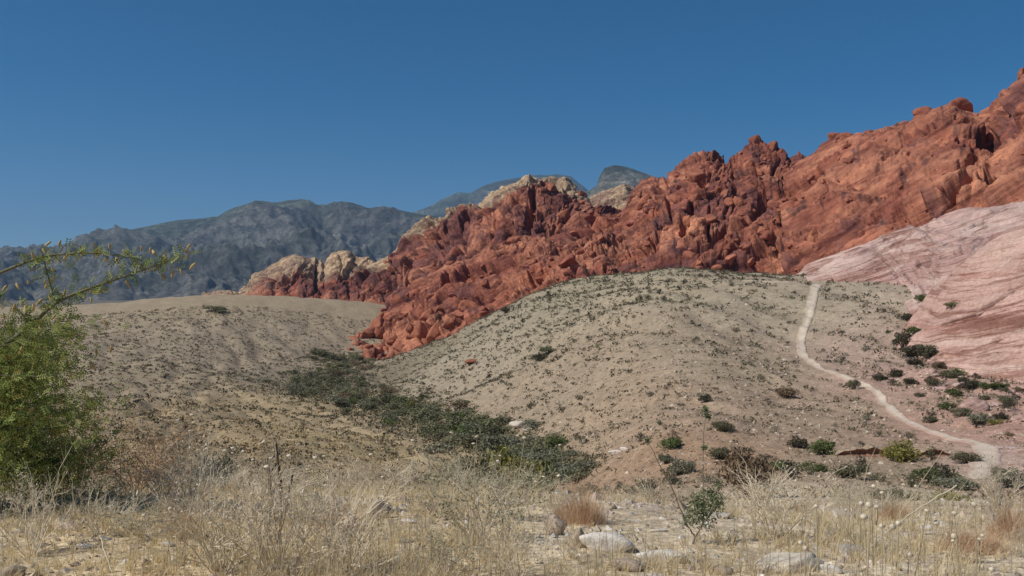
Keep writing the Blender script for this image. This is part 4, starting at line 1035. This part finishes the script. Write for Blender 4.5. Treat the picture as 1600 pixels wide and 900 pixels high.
bare = np.exp(-((pxx-1020)/170)**2 - ((y-8.5)/3)**2)*.6 + sstep(1150, 1600, pxx)*.22
keep = rng.random(len(x)) < np.clip(.62 + g*.9 - bare*1.3 - sstep(9, 15, y)*.1, 0.03, 1)
x, y, pxx, g = x[keep], y[keep], pxx[keep], g[keep]
P = np.stack([x, y, zg(x, y)-.01], 1)
gold = (pxx < 480) & (g > -.1)
Lh = rng.lognormal(-2.15, .38, len(x))*np.clip(.8+g*.6, .5, 1.5)
for sel, c in ((gold, ((.62, .49, .26), (.86, .72, .44))), (~gold, ((.66, .53, .30), (.88, .75, .50)))):
    Vb, Fb, Tb = blades(P[sel], 8, Lh[sel]*.85, .0022, .62, c, rng); bf.add(Vb, Fb, Tb)
# tall sparse straws
sel = rng.random(len(x)) < .10
Vb, Fb, Tb = blades(P[sel], 3, Lh[sel]*2.4+.10, .0022, .42, ((.50, .40, .24), (.70, .60, .42)), rng, .3); bf.add(Vb, Fb, Tb)
tag(add_obj('dry_grass', bf.mesh('dry_grass', M['grass'])), 'dry golden grass growing all over the foreground shelf', 'grass', None, 'stuff')

# ---------------- bare twiggy bushes
def twig_bush(name, seed, stems, c0, c1, leaf=None, nleaf=0, spread=.75, gen=3, rad=.0075):
    """about 1 m across and 1 m tall"""
    rs = np.random.default_rng(seed); b = Buf(); tips = []
    def grow(p, d, L, r, g):
        n = 4; pts = [p]; q = p.copy(); dd = d.copy()
        for i in range(n-1):
            dd = dd + rs.normal(0, .16, 3) + np.array([0, 0, .03]); dd /= np.linalg.norm(dd)
            q = q + dd*L/(n-1); pts.append(q.copy())
        V, Fq = tube(pts, np.linspace(r, r*.55, n), 3)
        t = rs.uniform(0, 1); b.add(V, [Fq], np.asarray(c0)*(1-t)+np.asarray(c1)*t)
        tips.append((q, dd))
        if g <= 0: return
        for k in range(rs.integers(2, 5)):
            j = rs.integers(1, n); nd = dd + rs.normal(0, .48, 3); nd[2] = abs(nd[2])*.8+.1; nd /= np.linalg.norm(nd)
            grow(np.array(pts[j]), nd, L*rs.uniform(.45, .75), r*.6, g-1)
    for s in range(stems):
        a = rs.uniform(0, 6.28); d = np.array([math.cos(a)*spread*rs.uniform(.2, 1), math.sin(a)*spread*rs.uniform(.2, 1), 1.]); d /= np.linalg.norm(d)
        grow(np.array([math.cos(a)*.05, math.sin(a)*.05, -.03]), d, rs.uniform(.35, .6), rad, gen)
    if nleaf:
        tp = np.array([t[0] for t in tips])
        C = tp[rs.integers(0, len(tp), nleaf)] + rs.normal(0, .02, (nleaf, 3))
        V, Fq = leaf_quads(C, .016*rs.uniform(.6, 1.4, nleaf), rs, .5, .2)
        t = rs.uniform(0, 1, (nleaf, 1)); T = np.asarray(leaf[0])*(1-t)+np.asarray(leaf[1])*t
        b.add(V, [Fq], np.repeat(T, 4, axis=0))
    return b.mesh(name, M['twig'])
GT = ((.56, .46, .32), (.82, .71, .53))
TB = [twig_bush('dead_bush', 300+i, 15, *GT, leaf=((.40, .36, .27), (.62, .56, .45)), nleaf=260, gen=3) for i in range(3)]
TG = [twig_bush('leafy_bush', 310+i, 12, (.48, .40, .28), (.72, .62, .45), leaf=((.20, .20, .11), (.44, .42, .28)), nleaf=800, gen=3) for i in range(2)]
TR = [twig_bush('red_twig_bush', 320+i, 14, (.40, .25, .14), (.58, .40, .25), leaf=((.40, .26, .15), (.56, .41, .26)), nleaf=500, gen=3) for i in range(2)]
TW = [(50, 868, 130, 150, TB, 0, 'grey leafless bush with forked pale stems at the lower left edge'), (130, 792, 150, 80, TG, 0, 'low grey green bush below the green tree'),
 (160, 835, 130, 80, TB, 2, 'straggly grey bush in the shade right under the green tree'), (225, 838, 120, 80, TG, 0, 'grey green bush just right of the shade of the green tree'), (290, 842, 110, 80, TR, 0, 'brownish bush between the golden grass and the big grey mass'),
 (345, 895, 200, 190, TB, 2, 'dense pale grey twig bush, left one of the big grey mass'), (440, 905, 210, 210, TB, 0, 'dense grey twig bush in the middle of the big grey mass'), (540, 905, 190, 190, TB, 1, 'pale twig bush at the right end of the big grey mass'),
 (395, 815, 150, 110, TB, 1, 'grey twig bush behind the big grey mass, below the dark flower spikes'), (480, 815, 120, 80, TG, 1, 'small grey green bush behind the right end of the grey mass'), (300, 790, 150, 110, TB, 2, 'thin grey bush behind the golden grass patch'),
 (210, 770, 190, 110, TR, 0, 'reddish brown twiggy bush right of the green tree'), (120, 760, 170, 100, TR, 1, 'reddish brown twiggy bush behind the low branches of the green tree'), (255, 730, 110, 80, TR, 1, 'brown twig bush on the rim right of the reddish one'),
 (745, 845, 170, 170, TG, 0, 'grey green twiggy bush left of the upright orange rock'), (700, 905, 130, 100, TG, 1, 'low grey green leafy bush at the bottom edge left of centre'), (810, 905, 120, 110, TB, 2, 'silvery twig bush at the bottom edge before the upright rock'), (800, 810, 120, 110, TG, 1, 'green grey twig bush behind the silvery one'),
 (690, 810, 90, 90, TG, 0, 'small brown green twig bush right of the tilted block'),
 (1215, 840, 150, 130, TB, 0, 'pale grey twig bush right of the sapling'), (1190, 800, 120, 80, TB, 1, 'low pale twig bush behind the pale grey one by the sapling'), (1340, 812, 80, 50, TB, 2, 'small bare grey bush growing in front of the rounded grey boulder'), (1330, 786, 70, 50, TG, 1, 'spindly green grey bush above the rounded grey boulder'),
 (1565, 790, 110, 90, TB, 0, 'pale grey twig bush above the red grass at the right edge'), (1590, 870, 60, 70, TB, 1, 'silver twig bush in the lower right corner'), (1515, 878, 76, 40, TR, 0, 'dark brown matted bush low in the right foreground'), (975, 775, 110, 40, TB, 1, 'low grey twig bush on the edge of the shelf above the whitish boulder'),
 (1180, 895, 60, 60, TB, 2, 'little grey twig bush at the bottom edge left of the broad boulder'), (730, 775, 120, 50, TG, 1, 'olive twig bush on the shelf edge under the yellow green bush'), (600, 770, 150, 50, TB, 0, 'low grey twig bush on the shelf edge above the tilted block')]
for px, py, w, h, ms, k, lb in TW:
    p = fg(px, min(py, 905)) if py > 765 else fg(px, 775)
    W = w/F*p[1]/1.15; H = (h + (0 if py > 765 else 775-py))/F*p[1]/1.0
    put('twig_bush', ms[k], p, (W, W, H), None, lb, 'bush', None, .05)

for i in range(16):
    px = 300 + 78*i + rng.uniform(-30, 30); Y = rng.uniform(10.5, 15); x_ = (px-800)/F*Y; W = rng.uniform(.45, .9)
    put('twig_bush', (TB+TG+TG+TR)[rng.integers(9)], (x_, Y, float(zg(np.array([x_]), np.array([Y]))[0])-.02), (W, W, W*rng.uniform(.55, .85)), None, 'low scruffy bush on the back edge of the dry grass shelf', 'bush', 'low bushes along the edge of the dry shelf', .05)
# tufts of reddish grass
def tuft(name, seed, n, cols, lean=.3):
    rs = np.random.default_rng(seed); b = Buf()
    P0 = np.concatenate([rs.normal(0, .25, (n, 2)), np.zeros((n, 1))], 1)
    hh = .95*np.exp(-(np.hypot(P0[:, 0], P0[:, 1])/.42)**2)*rs.uniform(.6, 1.1, n)
    V, Fq, T = blades(P0, 7, hh, .0032, lean, cols, rs, .3); b.add(V, Fq, T)
    return b.mesh(name, M['grass'])
TU = [tuft('reddish_grass', 401, 190, ((.54, .36, .22), (.76, .55, .36)), .55), tuft('reddish_grass', 402, 190, ((.56, .38, .23), (.78, .58, .38)), .6)]
for px, py, w, h, k, lb in ((905, 818, 100, 76, 0, 'reddish brown grass tuft left above the whitish boulder'), (1592, 840, 110, 84, 1, 'reddish brown grass tuft at the right edge'), (1400, 812, 60, 46, 1, 'faded reddish grass tuft right of the rounded grey boulder'),
                            (530, 830, 70, 70, 0, 'thin reddish grass tuft between grey mass and tilted block'), (1520, 860, 120, 50, 1, 'low reddish grass tuft around the dark matted bush')):
    p = fg(px, py); put('grass_tuft', TU[k], p, (w/F*p[1], w/F*p[1], h/F*p[1]), None, lb, 'grass', None, .03)

# dry wildflowers: thin stems with seed heads
def globe(name, seed, flat):
    V, Fc = ICO[2]; rs = np.random.default_rng(seed)
    V = V*(1+.12*rs.normal(size=(len(V), 1))); V = V*np.array([1, 1, flat])
    return mesh_np(name, V, [Fc], M['seed'])
HEAD = [globe('seed_head', 1, .95), globe('seed_head', 2, .8), globe('flower_head', 3, .45)]
def wildflower(base_px, Y, heads, rad, hk, label, cstem=(.52, .42, .27), group=None, sr=.0034):
    bx = (base_px-800)/F*Y; bz = float(zg(np.array([bx]), np.array([Y]))[0])
    root = tag(empty('dry_wildflower', (bx, Y, bz)), label, 'wildflower', group)
    for (hx, hy) in heads:
        Yh = Y + rng.uniform(-.15, .25)
        p = at(hx, hy, Yh) - np.array([bx, Y, bz])
        b0 = np.array([rng.uniform(-.04, .04), rng.uniform(-.04, .04), -.02])
        mid = b0*.5 + p*.5 + np.array([rng.uniform(-.03, .03), rng.uniform(-.03, .03), .03])
        q = np.linspace(0, 1, 7)[:, None]
        pts = (1-q)**2*b0 + 2*q*(1-q)*mid + q**2*p
        Vt, Ft = tube(pts, np.linspace(sr, sr*.6, 7), 4)
        me = mesh_np('stem', Vt, [Ft], M['twig'], np.tile(np.array(cstem)*rng.uniform(.75, 1.15), (len(Vt), 1)))
        s = add_obj('stem', me, (0, 0, 0), root)
        h = add_obj('seed_head' if hk < 2 else 'flower_head', HEAD[hk], tuple(p), root)
        rr_ = rad*rng.uniform(.75, 1.15); h.scale = (rr_, rr_, rr_); h.rotation_euler = (rng.uniform(-.5, .5), rng.uniform(-.5, .5), 0)
    return root
wildflower(1352, 3.6, [(1346, 787), (1358, 789), (1350, 808)], .0135, 0, 'dry wildflower with two round seed heads side by side, above the mottled rock')
wildflower(1370, 3.7, [(1365, 760), (1378, 770), (1370, 792)], .011, 1, 'tall dry wildflower with small heads right of the pair of round ones')
wildflower(1385, 3.6, [(1395, 823), (1404, 818), (1378, 822)], .0115, 0, 'dry wildflower with heads low between the tall stalks')
wildflower(1400, 3.9, [(1431, 760), (1448, 798)], .0115, 1, 'dry wildflower leaning right with two heads over the dry flat')
wildflower(1255, 3.4, [(1251, 848), (1259, 857)], .0105, 0, 'short dry wildflower with two heads before the broad pale boulder')
wildflower(1270, 3.8, [(1275, 791), (1322, 797)], .009, 1, 'thin dry wildflower left of the rounded grey boulder')
wildflower(1455, 3.7, [(1463, 817), (1491, 838)], .0125, 0, 'dry wildflower with a round head in front of the white stone stack')
wildflower(1422, 3.5, [(1422, 867)], .0125, 0, 'single stalk with one round seed head at the bottom on the right')
wildflower(1500, 3.8, [(1522, 788), (1491, 802)], .0105, 1, 'dry wildflower leaning right, left of the red grass')
wildflower(1535, 3.6, [(1530, 843), (1535, 837), (1489, 845)], .0095, 1, 'dry wildflower with a knot of heads over the dark matted bush')
wildflower(1552, 3.4, [(1550, 890)], .0105, 0, 'short stalk with one seed head in the lower right corner')
LEFTFL = []
spots = [(300, 648), (303, 660), (297, 673), (310, 703), (322, 701), (352, 704), (364, 700), (395, 718), (364, 708), (412, 690), (424, 716), (452, 712), (466, 694), (481, 734), (484, 728), (512, 736), (530, 727), (507, 713), (380, 705), (440, 738), (493, 715), (417, 729), (436, 755), (345, 690), (395, 772), (266, 794), (225, 805), (330, 817), (645, 688), (706, 676), (745, 682), (740, 693), (712, 748), (778, 720), (782, 712), (820, 684), (875, 695), (850, 745), (873, 743), (838, 753), (580, 710), (598, 745)]
for i in range(0, len(spots), 2):
    hs = spots[i:i+2]
    LEFTFL.append(wildflower(hs[0][0] + rng.uniform(-40, 40), rng.uniform(4.6, 5.6), hs, .0125, 2, 'slender dry wildflower with small flat whitish heads rising from the grey bushes', (.50, .40, .27), 'slender whitish flowers over the grey bushes', .0019))

# dark dried flower spikes
p0 = fg(435, 850); root = tag(empty('dried_flower_spike', tuple(p0)), 'plant with four dark brown dried flower spikes above the grey twig bushes', 'plant')
for (x0, y0, x1, y1) in ((440, 770, 431, 690), (424, 775, 418, 716), (438, 770, 436, 722), (450, 780, 457, 742)):
    q = np.linspace(0, 1, 8)[:, None]
    a_ = at(x0, y0, p0[1])-p0; b_ = at(x1, y1, p0[1])-p0
    foot = np.array([rng.uniform(-.03, .03), 0, -.02])
    Vt, Ft = tube(np.array([foot, (foot+a_)/2+np.array([.01, 0, 0]), a_]), [.004, .0035, .003], 4)
    add_obj('stem', mesh_np('stem', Vt, [Ft], M['twig'], np.tile((.2, .13, .08), (len(Vt), 1))), (0, 0, 0), root)
    pts = a_*(1-q)+b_*q; Vt, Ft = tube(pts, .009*np.array([.7, 1, 1.1, 1, .9, .8, .6, .2]), 6)
    Vt = Vt + rng.normal(0, .002, Vt.shape)
    add_obj('flower_spike', mesh_np('flower_spike', Vt, [Ft], M['twig'], np.tile((.11, .07, .045), (len(Vt), 1))), (0, 0, 0), root)

# leafy sapling with two long bare stems
p0 = fg(1082, 850); root = tag(empty('sapling', tuple(p0)), 'leafy green sapling with long bare stems standing right of the whitish boulder', 'sapling')
def stick(lines, r0, r1, name, c, parent, Y, origin):
    b = Buf()
    for ln in lines:
        pts = np.array([at(px, py, Y+dy)-origin for px, py, dy in ln])
        q = np.linspace(0, 1, len(pts)*4); s = np.linspace(0, 1, len(pts))
        pp = np.stack([np.interp(q, s, pts[:, k]) for k in range(3)], 1) + rng.normal(0, .0025, (len(q), 3))
        V, Fq = tube(pp, np.linspace(r0, r1, len(q)), 5); b.add(V, [Fq], np.asarray(c))
    return add_obj(name, b.mesh(name, M['twig'], True), (0, 0, 0), parent)
Ys = float(p0[1])
stick([[(1082, 852, 0), (1086, 838, 0), (1074, 822, 0), (1062, 790, .05), (1042, 745, .1), (1022, 708, .1), (1012, 688, .1)]], .007, .002, 'stem', (.16, .12, .08), root, Ys, p0)
stick([[(1085, 840, 0), (1100, 815, 0), (1098, 760, 0), (1098, 700, .0), (1102, 640, 0)]], .005, .0018, 'stem', (.2, .17, .11), root, Ys, p0)
stick([[(1085, 840, 0), (1105, 810, -.05), (1120, 780, -.1), (1122, 745, -.1)], [(1076, 825, 0), (1050, 806, .1)], [(1100, 815, 0), (1135, 775, .1), (1165, 750, .15)]], .004, .0015, 'stem', (.2, .17, .11), root, Ys, p0)
cl = [(1085, 800, 16), (1095, 790, 15), (1110, 795, 16), (1118, 782, 12), (1100, 808, 16), (1075, 812, 10), (1122, 755, 6), (1102, 640, 5), (1106, 650, 5), (1100, 700, 4), (1012, 688, 4), (1030, 660, 3), (1112, 770, 10), (1088, 782, 10)]
C = np.concatenate([at(a, b_, Ys)[None]-p0 + rng.normal(0, s/F*Ys*.62, (int(14*s), 3)) for a, b_, s in cl])
Vq, Fq = leaf_quads(C, .011*rng.uniform(.6, 1.4, len(C)), rng, .5, .2)
t = rng.uniform(0, 1, (len(C), 1)); T = np.array((.12, .15, .07))*(1-t)+np.array((.27, .30, .16))*t
add_obj('foliage', mesh_np('foliage', Vq, [Fq], M['leaf'], np.repeat(T, 4, axis=0), False), (0, 0, 0), root)
# long pale fallen stalks
for i, (ln, lb) in enumerate((([(143, 822, 0), (155, 838, 0), (166, 868, -.2), (175, 896, -.3)], 'long whitish curved stalk lying in the golden grass at the lower left'), ([(1495, 758, 0), (1450, 785, 0), (1400, 820, -.1), (1340, 870, -.3)], 'long straw coloured stalk leaning across the seed heads on the right'))):
    o0 = at(*ln[0][:2], 4.8)
    stick([ln], .004, .0025, 'dry_stalk', (.62, .54, .40), None, 4.8, np.zeros(3)); tag(bpy.context.scene.objects[[o.name for o in col.objects if o.name.startswith('dry_stalk')][-1]], lb, 'stalk')

# ------------------------------------------------------------------ acacia reaching in from the left
KA = 1.5      # how far off the tree stands
base = np.array([(-330-800)/F*5.4*KA, 5.4*KA, 0]); base[2] = float(zg(base[:1], base[1:2])[0])
tree = tag(empty('acacia_tree', tuple(base)), 'green acacia tree with yellow catkins reaching in from the left edge', 'tree')
def br(pts, r0, r1, name='branch', sides=6):
    P0 = np.array([at(p[0], p[1], p[2]*KA)-base for p in pts]); n = len(P0)*5; r0 *= KA; r1 *= KA
    s = np.linspace(0, 1, len(P0)); q = np.linspace(0, 1, n)
    PP = np.stack([np.interp(q, s, P0[:, k]) for k in range(3)], 1)
    k = 5; Q = np.pad(PP, ((2, 2), (0, 0)), mode='edge'); PP = sum(Q[i:i+n] for i in range(k))/k
    V, Fq = tube(PP, np.linspace(r0, r1, n), sides)
    add_obj(name, mesh_np(name, V, [Fq], M['bark']), (0, 0, 0), tree); return PP
gz = HZ - base[2]*F/(5.4*KA)
br([(-330, gz+12, 5.4), (-322, 800, 5.4), (-300, 720, 5.4), (-270, 660, 5.35), (-230, 610, 5.3)], .055, .03, 'trunk', 8)
bA = br([(-230, 610, 5.3), (-120, 590, 5.2), (0, 545, 5.0), (50, 508, 5.0), (88, 470, 4.95), (130, 454, 4.9), (200, 430, 4.9), (255, 410, 4.85), (300, 396, 4.8)], .018, .0018)
bB = br([(-260, 650, 5.35), (-200, 520, 5.3), (-60, 450, 5.2), (0, 426, 5.1), (60, 402, 5.0), (95, 397, 4.95), (150, 394, 4.9), (205, 402, 4.9), (262, 420, 4.9)], .014, .0016)
bC = br([(86, 472, 4.95), (76, 435, 4.97), (62, 384, 4.95)], .006, .0022)
bD = br([(50, 508, 5.0), (25, 480, 5.0), (-10, 455, 5.05)], .006, .0025)
bE = br([(215, 425, 4.9), (205, 408, 4.88)], .003, .0015)
leafC = [bA[18:], bB[20:], bC, bD]
leafD = [1.0]*4
for i in range(40):
    ex = rng.uniform(-30, 190); ey = rng.uniform(500, 745)
    if ey < 600: ex = min(max(ex, rng.uniform(-20, 120)), rng.uniform(60, 225))
    if 600 < ey < 690: ex = min(ex, rng.uniform(30, 190))
    Yd = rng.uniform(4.7, 6.1)
    sx_ = rng.uniform(-330, -220); sy_ = rng.uniform(600, 760)
    q = br([(sx_, sy_, 5.4), ((sx_+ex)*.5, (sy_+ey)*.5+rng.uniform(-30, 10), (5.4+Yd)/2), (ex, ey, Yd)], .008, .002, 'branch', 4)
    leafC.append(q[5:]); leafD.append(2.6)
for i in range(9):
    ex = rng.uniform(90, 205); ey = rng.uniform(680, 755)
    q = br([(-250, 740, 5.4), (20, 735, 5.3), (ex, ey, 5.2)], .007, .002, 'branch', 4); leafC.append(q[7:]); leafD.append(1.6)
b = Buf()
for q, dn in zip(leafC, leafD):
    Lq = np.linalg.norm(q[-1]-q[0]); n = int(Lq/KA*(95 if dn == 1 else 110*dn))+8
    k = rng.integers(0, len(q), n)
    sp = KA*(.02 if dn == 1 else .085)
    O = q[k] + rng.normal(0, sp, (n, 3))
    D = rng.normal(size=(n, 3)); D[:, 2] -= .15; D /= np.linalg.norm(D, axis=1)[:, None]
    E = np.cross(D, rng.normal(size=(n, 3))); E /= np.linalg.norm(E, axis=1)[:, None]
    npair = 4
    tt = (np.arange(npair)+.7)/npair*.055*KA
    for sgn in (-1, 1):
        C0 = O[:, None] + D[:, None]*tt[None, :, None]
        tip = C0 + (E*sgn)[:, None]*.017*KA + D[:, None]*.005*KA
        w = D[:, None]*.0052*KA
        Vq = np.stack([C0-w*.5, (C0+tip)/2-w, tip, (C0+tip)/2+w], 2).reshape(-1, 3)
        t = np.clip(rng.normal(.45, .28, n), 0, 1); rust = rng.random(n) < .05
        T = np.array((.14, .19, .045))*(1-t[:, None]) + np.array((.43, .45, .14))*t[:, None]
        T[rust] = (.30, .17, .05)
        b.add(Vq, [np.arange(len(Vq)).reshape(-1, 4)], np.repeat(T, npair*4, axis=0))
fo = add_obj('foliage', b.mesh('foliage', M['leaf']), (0, 0, 0), tree); fo['kind'] = 'stuff'
def catkin_mesh():
    q = np.linspace(0, 1, 8); P0 = np.stack([q*0 + .06*np.sin(q*2), q*0, -q], 1)
    V, Fq = tube(P0, np.array([.03, .11, .14, .14, .135, .12, .10, .03]), 7); V = V*(1+.06*np.random.default_rng(1).normal(size=(len(V), 1))*np.array([1, 1, 0]))
    return mesh_np('catkin', V, [Fq], M['catkin'])
CK = catkin_mesh()
ck = [(80, 382), (50, 399), (106, 402), (171, 385), (191, 395), (205, 400), (220, 398), (235, 391), (154, 406), (164, 406), (181, 407), (179, 417), (220, 415), (289, 394), (298, 386), (306, 416), (281, 425), (272, 426), (252, 432), (231, 430), (197, 441), (171, 449), (149, 462), (142, 469), (131, 474), (99, 469), (85, 436), (83, 429), (71, 441), (70, 456), (67, 471), (76, 466),
      (44, 449), (25, 447), (11, 450), (39, 482), (52, 492), (21, 492), (5, 494), (66, 393), (95, 380), (244, 405), (262, 412), (128, 398), (88, 497), (60, 515), (63, 545), (110, 575), (150, 550), (170, 515), (175, 545), (140, 570), (30, 560), (20, 600), (90, 600), (55, 640), (110, 585), (30, 585)]
for px, py in ck:
    o = add_obj('catkin', CK, tuple(at(px, py-5, (4.93+rng.uniform(-.06, .06))*KA)-base), tree)
    L = .048*KA*rng.uniform(.75, 1.15); o.scale = (L*1.15, L*1.15, L)
    up_ = rng.random() < .3
    o.rotation_euler = (rng.uniform(-.7, .7), rng.uniform(-.7, .7)+(2.6 if up_ else 0), rng.uniform(0, 6))

# ------------------------------------------------------------------ thin air between here and the mountains
hm = bpy.data.materials.new('air'); hm.use_nodes = True
nt = hm.node_tree
for n in list(nt.nodes): nt.nodes.remove(n)
ho = nt.nodes.new('ShaderNodeOutputMaterial'); hv = nt.nodes.new('ShaderNodeVolumePrincipled')
hv.inputs['Color'].default_value = (.42, .66, 1.0, 1); hv.inputs['Density'].default_value = HAZE; hv.inputs['Anisotropy'].default_value = .1
nt.links.new(hv.outputs[0], ho.inputs['Volume'])
zmin = -400.0; zmax = 1500.0; S = 14000.0
HV = np.array([(x, y, z) for x in (-S, S) for y in (-S, S) for z in (zmin, zmax)], float)
HF = np.array([(0, 1, 3, 2), (4, 6, 7, 5), (0, 4, 5, 1), (2, 3, 7, 6), (0, 2, 6, 4), (1, 5, 7, 3)])
tag(add_obj('haze', mesh_np('haze', HV, [HF], hm, None, False)), kind='stuff')
